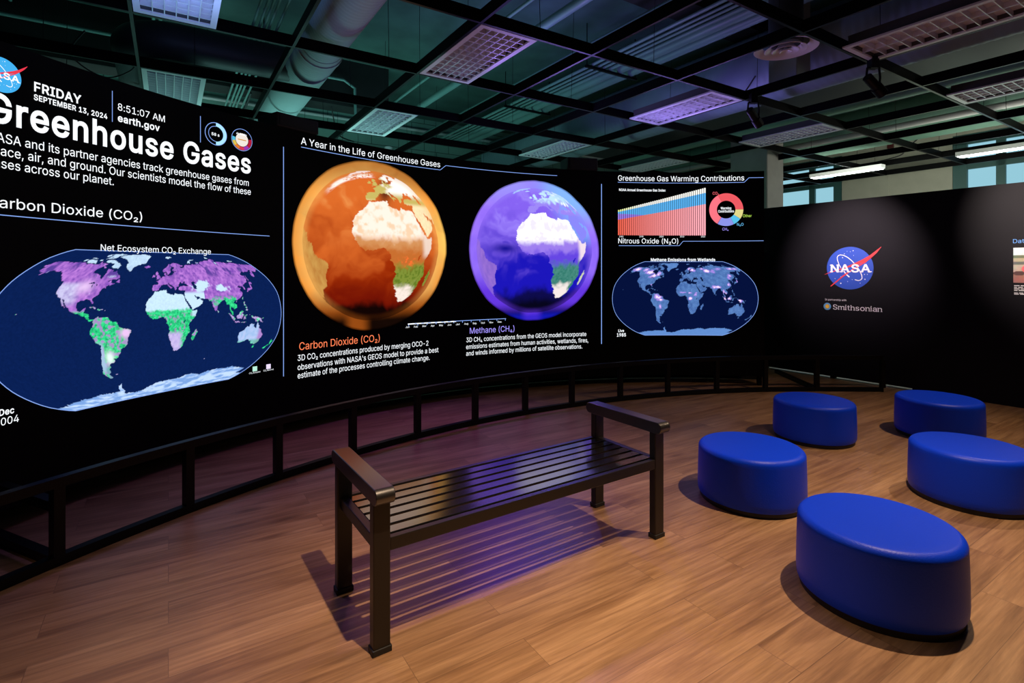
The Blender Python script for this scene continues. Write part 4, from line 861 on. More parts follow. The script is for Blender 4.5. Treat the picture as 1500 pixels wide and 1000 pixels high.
# timer ring and gauge ring
T_ = (-5.641, 2.63)
flat_polys('timer_ring', quads((ring(T_[0], T_[1], .088, .093, 0, 359.9, 60)[:60], ring(T_[0], T_[1], .088, .093, 0, 359.9, 60)[60:][::-1]))
           + quads((ring(*T_, .060, .064, 90, 270, 40)[:40], ring(*T_, .060, .064, 90, 270, 40)[40:][::-1])), lambda x, y: SP(x, y, .0035), E_['line'], vw)
E_CY = emis('pale cyan on screen', srgb(170, 225, 255), 1.1, False)
q = ring(*T_, .062, .090, -90, 90, 40)
flat_polys('timer_arc', quads((q[:40], q[40:][::-1])), lambda x, y: SP(x, y, .004), E_CY, vw)
g_ = (-5.414, 2.63)
flat_polys('gauge_face', [disc(*g_, .056, 40)], lambda x, y: SP(x, y, .0035), emis('cream on screen', srgb(245, 235, 225), 1.0, False), vw)
q = ring(*g_, .090, .094, 0, 359.9, 60)
flat_polys('gauge_ring', quads((q[:60], q[60:][::-1])), lambda x, y: SP(x, y, .0035), E_['line'], vw)
for a0, a1, c in ((168, 192, (90, 200, 235)), (192, 222, (235, 205, 90)), (222, 252, (240, 130, 50)), (252, 285, (225, 60, 90)), (285, 318, (165, 60, 190)), (318, 372, (190, 30, 60))):
    q = ring(*g_, .060, .087, a0, a1, 14)
    flat_polys('gauge_segment', quads((q[:14], q[14:][::-1])), lambda x, y: SP(x, y, .0038), emis('gauge colour', srgb(*c), .9, False), vw)
flat_polys('gauge_caption', [[(-5.452, 2.626), (-5.376, 2.626), (-5.376, 2.634), (-5.452, 2.634)]], lambda x, y: SP(x, y, .004), emis('amber on screen', srgb(215, 150, 60), 1, False), vw)
# legend squares
flat_polys('legend_square', [[(-5.317, .630), (-5.275, .630), (-5.275, .672), (-5.317, .672)]], lambda x, y: SP(x, y, .0035), emis('pale mint on screen', srgb(190, 245, 225), 1, False), vw)
flat_polys('legend_square', [[(-5.189, .631), (-5.147, .631), (-5.147, .673), (-5.189, .673)]], lambda x, y: SP(x, y, .0035), emis('pale violet on screen', srgb(235, 220, 255), 1.1, False), vw)

# ------------------------------------------------ coastlines (degrees east, north)
LAND = {
 'na': [(-168,66),(-162,67),(-163,69),(-156,71),(-148,70.5),(-141,70),(-134,69.5),(-128,70.5),(-120,69.5),(-115,68),(-108,68),(-102,67.8),(-97,68),(-95,71.5),(-92,69),(-86,69),(-82,68.5),(-86,66),(-93,62),(-94.5,59),(-92.5,57),(-88,56.5),(-82,55),(-82,52.8),(-79.5,51.3),(-78.5,54.5),(-77,57.5),(-78.3,60),(-77.5,62.3),(-73.5,62.2),(-69.5,60.5),(-69,58.9),(-66,58.8),(-64.5,60.2),(-61.5,56.8),(-57.5,54.5),(-55.7,52.5),(-59.5,50.2),(-66.5,50.2),(-69,48.5),(-65,49),(-64.5,46.5),(-60.3,46),(-63.5,44.6),(-66,43.6),(-66.5,45),(-70,43.6),(-70.8,42.5),(-70,41.6),(-74,40.6),(-75.5,38),(-76.3,36.8),(-75.8,35.3),(-79,33.3),(-81.2,31.5),(-81.2,29),(-80.1,26),(-81.4,25.3),(-82.7,28),(-84,30),(-88,30.3),(-89.5,29.2),(-92,29.6),(-94.7,29.3),(-97.2,27.6),(-97.5,24.5),(-97.7,22),(-96,19.2),(-94.3,18.2),(-92,18.6),(-90.5,19.7),(-90,21.2),(-87,21.4),(-87.8,18.3),(-88.7,16),(-86,15.8),(-83.3,15),(-83.7,11.5),(-82.3,9.2),(-79.8,9.5),(-77.4,8.6),(-78.3,7.7),(-80.3,7.4),(-82.8,8.2),(-85.6,10),(-87.5,12.9),(-91.5,14),(-94.5,16.2),(-98,16.2),(-102,18),(-105.5,20.2),(-105.8,22.5),(-109,25.7),(-111.5,29),(-113,31.3),(-114.7,31.7),(-112.8,28.5),(-110.5,25),(-109.5,23.1),(-112,25),(-114.2,28.3),(-115.7,30),(-117.2,32.6),(-120.6,34.6),(-122.4,37.3),(-124.2,40.3),(-124,46),(-123,49),(-127.5,51),(-130.5,54.5),(-134,58),(-138,59.2),(-144,60),(-149,60),(-152,59.2),(-154,58),(-158.5,56),(-163.5,54.8),(-160,56),(-157.5,58.5),(-162,58.8),(-165,61),(-164.5,63),(-161,64.3),(-166,64.6)],
 'greenland': [(-73,78.2),(-66,80.5),(-60,82),(-45,82.8),(-30,83.5),(-20,81.5),(-17,80),(-20,76),(-22,71.5),(-26,69),(-32,68),(-39.5,65.5),(-42.5,61.5),(-44.5,60),(-48.5,61.2),(-52,64.5),(-54,67.5),(-51.5,70),(-55,72),(-58.5,75.5),(-67,76)],
 'baffin': [(-80,73.7),(-75,72.3),(-68,70),(-62,66.7),(-64,65),(-65,62.8),(-72,63.8),(-74,65.5),(-73,68),(-80,70),(-88,70.5),(-89,73)],
 'victoria': [(-117,70),(-117,73),(-110,73.3),(-105,73.3),(-102,69),(-109,68.7)],
 'ellesmere': [(-90,76.5),(-79,76.2),(-76,79),(-65,82.5),(-80,83),(-92,81.3),(-86,79.5)],
 'banks': [(-125,72),(-123,74.3),(-118,73.8),(-121,71.5)], 'devon': [(-95,75),(-90,76.2),(-80,75.6),(-82,74.5)], 'prince': [(-105,75.5),(-112,76),(-117,75.5),(-110,74.6)],
 'somerset': [(-100,73.8),(-96,73.8),(-97,71.5),(-101,72)], 'southampton': [(-87,65.5),(-80.5,64),(-84,62.9)], 'axel': [(-98,80.5),(-92,81),(-90,79),(-96,78)],
 'newfoundland': [(-59,47.7),(-55.5,51.5),(-53,47),(-55.5,46.9)], 'vancouver': [(-128,50.8),(-124,48.4),(-125.5,50.2)],
 'sa': [(-77.5,8.5),(-75.5,10.7),(-72,12.2),(-71.5,10.5),(-68,11),(-62,10.7),(-60,8.5),(-57,6),(-52,4.8),(-50.5,1.8),(-50,0),(-48,-1),(-44,-2.6),(-41.5,-3),(-38.5,-3.8),(-35.2,-5.5),(-35,-8),(-37,-11.2),(-39,-13.5),(-39.2,-17.8),(-41,-21.8),(-43.5,-23),(-46.5,-24.2),(-48.6,-26),(-48.8,-28.6),(-52.2,-32.5),(-54.5,-34.8),(-58.2,-34),(-57,-36.5),(-58,-38.3),(-62,-39),(-65,-41),(-63.8,-42.7),(-67.3,-45.8),(-65.8,-47.8),(-69,-50.5),(-68.3,-52.5),(-65.3,-54.8),(-70,-55),(-74,-52),(-75.3,-48),(-73.5,-42.5),(-73.5,-38),(-71.6,-32),(-70.4,-23),(-70.4,-18.4),(-76.2,-14),(-79,-8.2),(-81.2,-5.5),(-80.2,-3),(-80.8,-1),(-79,1.5),(-77.3,4)],
 'africa': [(-6,35.8),(-2,35.1),(3,36.8),(10,37.3),(11,35.5),(10.3,33.8),(15,32.4),(19,30.4),(20.5,32.6),(25,31.7),(30,31.3),(32.4,31.2),(33.8,28),(35.5,24),(37.2,20),(39.5,15.5),(43.2,11.7),(47,11.2),(51.2,11.9),(50,8),(47.5,4.3),(43.5,0),(40.3,-2.8),(38.8,-6.2),(40.5,-11),(40.6,-14.8),(36.5,-18.3),(34.7,-20),(35.5,-23.5),(32.8,-26),(32.3,-28.8),(28.5,-32.7),(25.5,-34),(20,-34.8),(18.3,-33.8),(17.5,-30.5),(15.2,-27),(14.3,-22),(11.8,-17.5),(13.7,-11),(12.2,-5.8),(9,-1),(9.6,3),(8.5,4.6),(6,4.3),(4.3,6.3),(1,6),(-2.2,4.8),(-7.6,4.4),(-11.5,6.9),(-13.3,9.2),(-16.7,12.3),(-17.4,14.7),(-16.3,19),(-17,21.2),(-14.5,26),(-12.8,28),(-9.7,29.8),(-9.2,32.3),(-6.8,34)],
 'madagascar': [(49.3,-12),(50.4,-15.8),(49,-19),(47,-25),(44.5,-25.3),(43.4,-22),(44.4,-19.8),(44.2,-16.5),(47,-15.2)],
 'eurasia': [(-9,37),(-9.3,39),(-8.8,43.2),(-2,43.5),(-1.3,46),(-4.6,47.9),(-1.5,48.7),(1.6,50.9),(4.5,52.8),(8,53.7),(8.2,57),(10.5,57.6),(10.2,55.8),(11,54.2),(14,54),(18.8,54.6),(21,55.5),(21.6,57.3),(24.2,57.4),(23.6,59.2),(29.5,59.9),(23,60),(21.3,61.2),(22,63),(25.3,65),(22,65.6),(18,62.7),(17.3,61),(18.8,60),(16.5,57.5),(15.8,56),(12.8,55.5),(11.3,58.8),(8,58.2),(5.5,59),(5.2,61.8),(9.5,63.7),(13,66),(16,68.7),(21,70),(27,71),(31,70.2),(41,67),(40,66.2),(34,66.6),(37,64.2),(40.5,64.6),(44,66),(44,68.3),(54,68.3),(60.5,69.5),(68,68.6),(67,71.5),(69.5,73),(73,71.3),(73.5,68),(76,72),(81,73.6),(88,75),(98,76.3),(104.5,77.7),(112,76),(108,73.3),(114,73.6),(123,73),(128.5,72),(131,70.8),(140,72.6),(150,71.4),(160,69.8),(170,70),(180,69),(180,65),(178.5,64.5),(179,62.5),(171,60),(164,59.8),(163,57.8),(162,56),(160,53),(156.7,51),(155.7,56),(158,58),(163.5,61.6),(160,61.7),(155,59.3),(143,59.3),(135.3,54.8),(140.5,53.2),(140.5,48.5),(135.5,44.3),(131,43),(129.6,41.2),(127.5,39.6),(129.4,37),(129,35.2),(126.3,34.6),(126.7,37.3),(124.8,39.6),(121.5,39),(121.8,40.7),(118,39),(119,37.3),(122.4,37.2),(119.3,35),(121.9,31.8),(121.5,28.5),(119,25.5),(116,23),(110.5,21.2),(108,21.6),(105.8,19),(108.8,15.3),(109.3,12),(106.7,10.5),(104.8,8.7),(105,10.3),(102.5,12.2),(100.9,13.4),(99.5,11),(100.3,8.5),(103.3,4.7),(104,1.4),(101,3),(100.3,6),(98.3,8.5),(98.6,12),(97.5,16.5),(94.3,16),(94,19),(91.8,22.4),(88.8,21.8),(86.8,20.5),(82.3,16.6),(80.2,15.2),(80.2,13),(79.8,10.3),(77.6,8),(76.3,10),(74.2,15),(72.8,19),(72.5,21.3),(69.2,22),(67,24.8),(61.5,25.1),(57.3,25.8),(56.3,27.1),(51.5,27.9),(48.7,30.3),(48.4,28.5),(50.2,26.6),(51.3,26),(51.4,24.5),(54,24.1),(56.3,26.2),(56.8,24.2),(59.8,22.5),(57.8,19),(55.2,17.4),(52,15.6),(45,12.9),(43.3,12.8),(42.7,16.4),(39.1,21),(37.2,24.8),(34.9,28.1),(34.3,31.3),(35.8,34.5),(36.1,36.6),(32.5,36.1),(30.6,36.7),(27.5,36.9),(26.3,39),(29,41),(31.5,41.2),(35,42),(38.5,40.9),(41.5,41.5),(39,44),(37,45.2),(38.5,47),(35,46.3),(36.4,45.2),(33.6,44.5),(32,46.3),(29.6,45.2),(28,43),(28.3,41.5),(26.2,40.8),(23.8,40),(24,38),(22.8,36.5),(21.2,38),(19.4,41.5),(15.5,43.8),(13.6,45.5),(12.4,44.3),(14,42.4),(18.4,40),(16.6,39.6),(16,38),(15.6,40),(12.3,41.8),(10,43.9),(7.5,43.7),(3.2,43),(3,41.7),(.2,40),(-.4,38.4),(-2,36.8),(-5.4,36.1)],
 'uk': [(-5.3,50),(1.3,51.1),(1.6,52.7),(-.2,54),(-2,56),(-2,57.6),(-3.2,58.6),(-5.6,58),(-5.2,55.5),(-3.2,54.2),(-4.8,52.5),(-3.5,51.3)], 'ireland': [(-10,52),(-6.3,52.3),(-5.8,54.5),(-8,55.2),(-9.8,53.8)],
 'iceland': [(-24,65.6),(-22.3,64),(-18.7,63.5),(-14,65),(-16,66.4),(-21,66)], 'novaya': [(52,71),(57,70.8),(58,74),(68,76.7),(60,76.2),(54,73.5)], 'svalbard': [(12,78.5),(17,76.8),(22,78.3),(27,80),(15,80)], 'severnaya': [(96,79),(104,79),(98,81)], 'newsib': [(138,75.5),(150,75),(142,73.7)],
 'japan': [(130,32.2),(131.3,31.3),(132.5,33.3),(135.7,33.6),(139,34.8),(140.7,35.7),(141.9,39.5),(141.3,41.3),(143.2,42),(145.3,43.3),(141.8,45.4),(140.4,42.3),(140,40),(138.7,37.5),(136.5,36.8),(132.5,35.4)], 'sakhalin': [(142,46.3),(143.2,49),(143.2,52.5),(142.5,54.2),(142,50)],
 'taiwan': [(120.2,23),(121,22),(121.9,25)], 'luzon': [(120.4,18.5),(122.2,18.3),(121.7,15.8),(124,13),(120.7,13.8),(120,16)], 'mindanao': [(122,7),(125.5,6),(126.4,8.5),(125.4,9.7),(123.5,8.6)], 'visayas': [(122,11.7),(125.2,12.4),(125.5,10.5),(123,9.3)],
 'borneo': [(109,1.6),(111.5,2.5),(114,4.6),(117,6.9),(119.2,5.2),(117.7,3.5),(118.8,1),(117.2,-.8),(116,-3.8),(113.5,-3.3),(110.2,-2.9),(109,-.3)], 'sumatra': [(95.4,5.6),(98,4.3),(100.5,2.2),(103.5,0),(104.5,-2),(106,-3.2),(105.6,-5.8),(102.2,-4),(100.3,-1),(98.6,1.7)],
 'java': [(105.3,-6.6),(108.5,-6.6),(111,-6.5),(114.4,-7.8),(114.3,-8.7),(110,-8.1),(106.5,-7.4)], 'lesser': [(116,-8.4),(120,-8.3),(124,-8.4),(120,-9.2)], 'timor': [(123.6,-10.2),(127,-8.4),(125,-9.5)],
 'sulawesi': [(119.4,-.5),(120,.9),(125,1.6),(124,.3),(120.3,.5),(121.2,-1),(123.4,-.9),(121.8,-2),(122.8,-4.6),(121.6,-4.7),(120.5,-2.8),(120.3,-5.5),(119.4,-5),(119,-2.8)], 'halmahera': [(127.5,1.8),(128.6,1.2),(128,-.6)],
 'guinea': [(131,-.8),(134.2,-.9),(135,-3.2),(138,-1.7),(141,-2.6),(145,-4.3),(147.8,-6),(147,-6.8),(150.7,-10.5),(147.5,-10),(144.5,-7.6),(142.5,-9.2),(138,-8.2),(138.5,-6.5),(135,-4.4),(132.8,-4)], 'britain': [(148.5,-5.8),(152,-4.3),(151.5,-6)],
 'australia': [(114,-22),(114,-26),(115.5,-31),(115,-34.2),(118,-35),(124,-33.8),(129,-31.7),(131.5,-31.5),(134.3,-33),(135.6,-34.9),(137.8,-32.8),(138,-35.5),(140,-37.8),(144,-38.6),(146.3,-39),(150,-37.4),(151,-34),(152.9,-31),(153.4,-27),(151,-23.7),(149,-20.8),(146.3,-18.8),(145.4,-15),(143.5,-14),(142.5,-10.9),(141.6,-13.5),(140.8,-17.4),(139,-17.3),(135.6,-15),(136.8,-12.2),(132.6,-11.4),(130.5,-12.5),(129.5,-14.9),(126.2,-14),(123,-16.7),(121.5,-18.8),(117,-20.7)],
 'tasmania': [(144.7,-40.9),(148.3,-41),(147.8,-43.3),(146.3,-43.5)], 'nz_n': [(172.8,-34.5),(174.8,-36.8),(178.4,-37.7),(177,-39.5),(175.4,-41.5),(174,-39.3)], 'nz_s': [(172.7,-40.6),(174.2,-41.8),(171.2,-44.2),(170.5,-46),(168.5,-46.6),(166.6,-45.9),(170,-43)],
 'lanka': [(80,9.7),(81.8,7.5),(80.4,6)], 'cuba': [(-84.8,22),(-82,23.1),(-77,21.4),(-74.3,20.2),(-77.6,19.9),(-79,21.7)], 'hispaniola': [(-74.4,18.5),(-73,19.9),(-68.5,18.6),(-71.5,17.8)], 'jamaica': [(-78.3,18.3),(-76.3,18)], 'puerto': [(-67.2,18.4),(-65.7,18.3),(-66,18),(-67.2,18)], 'hainan': [(108.7,19.2),(110.8,20),(110,18.3)],
 'falkland': [(-61,-51.5),(-58,-51.5),(-60,-52.3)], 'kerguelen': [(69,-49),(70.4,-49.2),(69.5,-49.7)], 'hawaii': [(-156,20.2),(-155,19.6),(-155.8,19)],
 'antarctica': [(-180,-78),(-165,-78.5),(-158,-77),(-148,-76),(-135,-74.4),(-115,-74),(-100,-72.5),(-90,-73),(-78,-73.5),(-68,-72.5),(-67,-68.5),(-64,-65.5),(-58,-63.2),(-60,-65.5),(-62,-68.5),(-61,-73),(-65,-76.5),(-60,-77.5),(-48,-78),(-36,-78.3),(-27,-76),(-15,-72.5),(0,-70),(12,-70),(25,-70),(38,-69.5),(50,-66.8),(57,-66.8),(68,-68),(73,-70),(80,-68),(90,-66.6),(105,-66),(120,-66.8),(135,-66.1),(150,-68.4),(162,-70.5),(170,-71.6),(166,-74.5),(163,-78),(180,-78.3),(180,-90),(-180,-90)],
}
HOLES = [[(47,46.5),(51,46.8),(53,45),(51,43.5),(53.5,41),(53.8,37.2),(50,37.4),(49.3,40.5),(47.6,43)], [(-92,46.8),(-86,48.3),(-84.5,46.6),(-88,46.5)], [(-87.5,44),(-86,45.6),(-86.2,42)], [(-84,45.8),(-80.5,45.5),(-82,43.5)], [(31.8,.3),(34.2,.3),(33.5,-2.5),(32,-2.3)], [(105.5,51.5),(109.5,54.5),(108,52.5)]]
def in_poly(x, y, poly):
    """even-odd test on arrays"""
    r = np.zeros(x.shape, bool); n = len(poly)
    px = [p[0] for p in poly]; py = [p[1] for p in poly]
    bb = (x >= min(px)) & (x <= max(px)) & (y >= min(py)) & (y <= max(py))
    if not bb.any(): return r
    xx = x[bb]; yy = y[bb]; rr = np.zeros(xx.shape, bool)
    for i in range(n):
        x0, y0 = poly[i]; x1, y1 = poly[(i + 1) % n]
        if y0 == y1: continue
        c = (y0 > yy) != (y1 > yy)
        rr ^= c & (xx < (x1 - x0) * (yy - y0) / (y1 - y0) + x0)
    r[bb] = rr
    return r
def vnoise(x, y, seed):
    """smooth lattice noise 0..1"""
    r = np.random.default_rng(seed); T = r.random((64, 64))
    xi = np.floor(x).astype(int); yi = np.floor(y).astype(int); fx = x - xi; fy = y - yi
    fx = fx * fx * (3 - 2 * fx); fy = fy * fy * (3 - 2 * fy)
    g = lambda a, b_: T[a % 64, b_ % 64]
    return (g(xi, yi) * (1 - fx) + g(xi + 1, yi) * fx) * (1 - fy) + (g(xi, yi + 1) * (1 - fx) + g(xi + 1, yi + 1) * fx) * fy
def fbm(x, y, seed, o=4):
    s = 0; a = .5; t = 0
    for k in range(o):
        s = s + a * vnoise(x * 2 ** k + 7 * k, y * 2 ** k + 3 * k, seed + k); t += a; a *= .5
    return s / t
def land_masks(lon, lat):
    jl = lon + (fbm(lon / 3, lat / 3, 1) - .5) * 3.0; jt = lat + (fbm(lon / 3, lat / 3, 9) - .5) * 2.2
    res = {}
    for k, p in LAND.items(): res[k] = in_poly(jl, jt, p)
    hole = np.zeros(lon.shape, bool)
    for h in HOLES: hole |= in_poly(jl, jt, h)
    for k in res: res[k] &= ~hole
    return res
S3 = lambda *c: np.array(srgb(*c))
def mixc(a, b_, t):
    t = np.clip(t, 0, 1)[..., None]; return a * (1 - t) + b_ * t
def smooth(a, b_, x):
    t = np.clip((x - a) / (b_ - a), 0, 1); return t * t * (3 - 2 * t)
RB_L = np.arange(0, 95, 5)
RB_X = np.array([1, .9986, .9954, .99, .9822, .973, .96, .9427, .9216, .8962, .8679, .835, .7986, .7597, .7186, .6732, .6213, .5722, .5322])
RB_Y = np.array([0, .062, .124, .186, .248, .31, .372, .434, .4958, .5571, .6176, .6769, .7346, .7903, .8435, .8936, .9394, .9761, 1.0])
def world_map(name, s, hw, z0, z1, nlon, nlat, color, outline):
    lon = np.linspace(-180, 180, nlon); 
    # rows evenly spaced on the screen
    yv = np.linspace(-1, 1, nlat); lat = np.sign(yv) * np.interp(np.abs(yv), RB_Y, RB_L)
    LO, LA = np.meshgrid(lon, lat)
    X = s + hw * np.interp(np.abs(LA), RB_L, RB_X) * LO / 180
    Z = (z0 + z1) / 2 + (z1 - z0) / 2 * np.repeat(yv[:, None], nlon, 1)
    Cc = color(LO, LA, land_masks(LO, LA))
    V = SPn(X.ravel(), Z.ravel(), .0028) - np.array(parent_world(vw))
    idx = np.arange(nlat * nlon).reshape(nlat, nlon)
    F = np.stack([idx[:-1, :-1], idx[:-1, 1:], idx[1:, 1:], idx[1:, :-1]], -1).reshape(-1, 4)
    o = mesh_np(name, V, F, Cc.reshape(-1, 3), M['picture'], vw)
    e = list(zip(X[:, -1], Z[:, -1])) + list(zip(np.linspace(X[-1, -1], X[-1, 0], 40), [z1] * 40)) + list(zip(X[::-1, 0], Z[::-1, 0])) + list(zip(np.linspace(X[0, 0], X[0, -1], 40), [z0] * 40))
    e = e[::2] + [e[0]]
    flat_polys('map_outline', stroke([(float(a), float(b_)) for a, b_ in e], outline), lambda x, y: SP(x, y, .0034), E_['line'], vw)
    return o
def any_(mk, names):
    r = mk[names[0]].copy()
    for n in names[1:]: r |= mk[n]
    return r
ICE = ['greenland', 'baffin', 'victoria', 'ellesmere', 'banks', 'devon', 'prince', 'somerset', 'axel', 'svalbard', 'severnaya', 'newsib', 'novaya']
def colors_exchange(lo, la, mk):
    n1 = fbm(lo / 9, la / 9, 21); n2 = fbm(lo / 3.0, la / 3.0, 33, 3); n3 = fbm(lo / 1.6, la / 1.6, 51, 2)
    C = np.zeros(lo.shape + (3,))
    C[:] = S3(9, 30, 80); C *= (.85 + .3 * n3)[..., None]
    pur = mixc(S3(120, 72, 175), S3(196, 130, 222), n2 * 1.3 - .2); pale = S3(205, 210, 240); grn = mixc(S3(18, 150, 95), S3(60, 235, 150), n3 * 1.4 - .2)
    white = S3(196, 226, 248); vio = S3(170, 130, 200)
    # north
    north = any_(mk, ['na', 'eurasia', 'newfoundland', 'vancouver', 'uk', 'ireland', 'iceland', 'japan', 'sakhalin', 'southampton'])
    c = pur.copy()
    c = mixc(c, S3(88, 62, 150) * np.ones(3), smooth(.52, .70, n1) * smooth(48, 58, la))
    west = smooth(-95, -108, lo) * smooth(50, 44, la) * smooth(22, 30, la) * mk['na']
    c = mixc(c, pale * np.ones(3), west * (.35 + .7 * n2))
    c = mixc(c, S3(235, 205, 245) * np.ones(3), np.exp(-((lo + 95) / 9) ** 2 - ((la - 43) / 6) ** 2) * .8)
    ca = np.maximum(np.exp(-((lo - 62) / 13) ** 2 - ((la - 41) / 6.5) ** 2), np.exp(-((lo - 90) / 16) ** 2 - ((la - 38) / 6) ** 2))
    c = mixc(c, white * np.ones(3), smooth(.30, .55, ca * .8 + (n1 - .5) * 1.0 + (n2 - .5) * .5))
    me_ = smooth(36, 31, la) * (lo > 30) * (lo < 63)
    c = mixc(c, white * np.ones(3), me_)
    ind = smooth(27, 22, la + (n2 - .5) * 8) * (lo > 66) * (lo < 110)
    c = mixc(c, grn, ind * smooth(.30, .5, n1 + (lo > 90) * .3))
    cam_ = smooth(20, 16, la) * (lo < -60)
    c = mixc(c, grn, cam_)
    C[north] = c[north]
    c = mixc(white * np.ones(3) * (.8 + .3 * n3)[..., None], S3(150, 175, 215) * np.ones(3), n1 - .3)
    C[any_(mk, ICE)] = c[any_(mk, ICE)]
    # south america
    c = grn.copy(); c = mixc(c, vio * np.ones(3), smooth(.50, .62, n2) * .85)
    c = mixc(c, S3(228, 190, 235) * np.ones(3), np.exp(-((lo + 41) / 6) ** 2 - ((la + 8) / 5) ** 2) * 1.3)
    c = mixc(c, S3(225, 250, 240) * np.ones(3), np.exp(-((lo + 62) / 5) ** 2 - ((la + 33) / 7) ** 2) * 1.1)
    andes = smooth(-66, -70, lo) * smooth(-12, -20, la) * smooth(-50, -44, la)
    c = mixc(c, S3(165, 190, 225) * np.ones(3), andes * .9)
    c = mixc(c, S3(110, 160, 175) * np.ones(3), smooth(-40, -46, la) * smooth(-72, -69, lo) * .8)
    C[mk['sa']] = c[mk['sa']]
    # africa
    d = la + (n2 - .5) * 5
    c = mixc(white * np.ones(3) * (.9 + .2 * n3)[..., None], grn, smooth(16, 12, d))
    c = mixc(c, vio * np.ones(3), smooth(.55, .68, n2) * smooth(12, 8, d) * .7)
    c = mixc(c, mixc(S3(165, 150, 215) * np.ones(3), S3(215, 200, 240) * np.ones(3), n2), smooth(-11, -16, d) * smooth(31, 26, lo + (n2 - .5) * 8))
    c = mixc(c, white * np.ones(3), smooth(42, 45, lo) * smooth(3, 6, la) * .8)
    C[mk['africa']] = c[mk['africa']]
    C[mk['madagascar']] = mixc(grn, vio * np.ones(3), smooth(.45, .6, n2))[mk['madagascar']]
    # islands
    isl = any_(mk, ['luzon', 'mindanao', 'visayas', 'borneo', 'sumatra', 'java', 'lesser', 'timor', 'sulawesi', 'halmahera', 'guinea', 'britain', 'taiwan', 'lanka', 'hainan', 'cuba', 'hispaniola', 'jamaica', 'puerto', 'hawaii', 'falkland', 'kerguelen'])
    C[isl] = mixc(mixc(vio * np.ones(3), grn, smooth(.5, .62, n2)), white * np.ones(3), n3 - .35)[isl]
    c = mixc(S3(135, 180, 225) * np.ones(3), S3(190, 200, 240) * np.ones(3), n2)
    c = mixc(c, vio * np.ones(3), smooth(143, 149, lo)); c = mixc(c, grn, smooth(-31, -35, la) * .6)
    C[mk['australia']] = c[mk['australia']]
    gz = any_(mk, ['nz_n', 'nz_s', 'tasmania']); C[gz] = grn[gz]
    an = mixc(S3(120, 160, 220) * np.ones(3), S3(190, 215, 248) * np.ones(3), smooth(.35, .65, fbm(lo / 14, la / 3, 71)))
    C[mk['antarctica']] = an[mk['antarctica']]
    return C
def colors_wetland(lo, la, mk):
    n1 = fbm(lo / 7, la / 5, 121); n2 = fbm(lo / 3.0, la / 3.0, 133, 3); n3 = fbm(lo / 1.6, la / 1.6, 151, 2)
    C = np.zeros(lo.shape + (3,)); C[:] = S3(5, 16, 56)
    allm = any_(mk, list(mk.keys()))
    c = mixc(S3(54, 86, 150) * np.ones(3), S3(98, 140, 200) * np.ones(3), n1 * .8 + n3 * .5 - .2)
    hot = np.zeros(lo.shape)
    for x, y, rx, ry, a in ((-100, 58, 16, 5, 1.1), (-85, 50, 10, 4, 1.1), (-72, 54, 7, 5, 1.0), (-150, 65, 14, 5, 1.0), (-120, 64, 10, 5, .8), (-90, 47, 10, 4, .7), (-82, 30, 5, 2, .8), (-62, 3, 10, 5, 1.1), (-58, -3, 9, 3, .9), (-58, -18, 4, 6, .7), (-68, 8, 5, 3, .8),
                            (30, 63, 10, 4, 1.0), (20, 66, 6, 4, .9), (73, 61, 9, 4, 1.3), (60, 66, 10, 3, .7), (110, 66, 16, 4, .6), (150, 66, 16, 3, .8), (165, 66, 10, 3, .7), (130, 50, 6, 4, .7), (87, 25, 8, 3, 1.3), (78, 25, 7, 4, .8), (116, 30, 4, 4, .9), (100, 15, 3, 6, .9), (105, 11, 3, 3, .8), (102, 0, 5, 4, .9), (112, 0, 5, 4, .9), (138, -5, 7, 4, .9),
                            (18, 12, 6, 2, .9), (0, 13, 14, 2, .7), (30, 8, 4, 4, .8), (18, 0, 5, 4, 1.2), (32, 12, 4, 2, .7), (140, 37, 3, 5, .6), (90, 60, 10, 6, .6), (124, 45, 4, 4, .8)):
        hot = np.maximum(hot, a * np.exp(-((lo - x) / rx) ** 2 - ((la - y) / ry) ** 2))
    h = hot * (.35 + 1.3 * n2)
    c = mixc(c, S3(165, 135, 225) * np.ones(3), smooth(.25, .6, h)); c = mixc(c, S3(250, 225, 255) * np.ones(3), smooth(.62, .95, h))
    c = mixc(c, S3(96, 140, 205) * np.ones(3), mk['antarctica'] * .8 + mk['greenland'] * .5)
    C[allm] = c[allm]
    return C
world_map('exchange_map', -6.088, 1.043, .601, 1.644, 520, 260, colors_exchange, .0045)
world_map('wetland_map', .089, .963, .656, 1.636, 360, 180, colors_wetland, .0055)

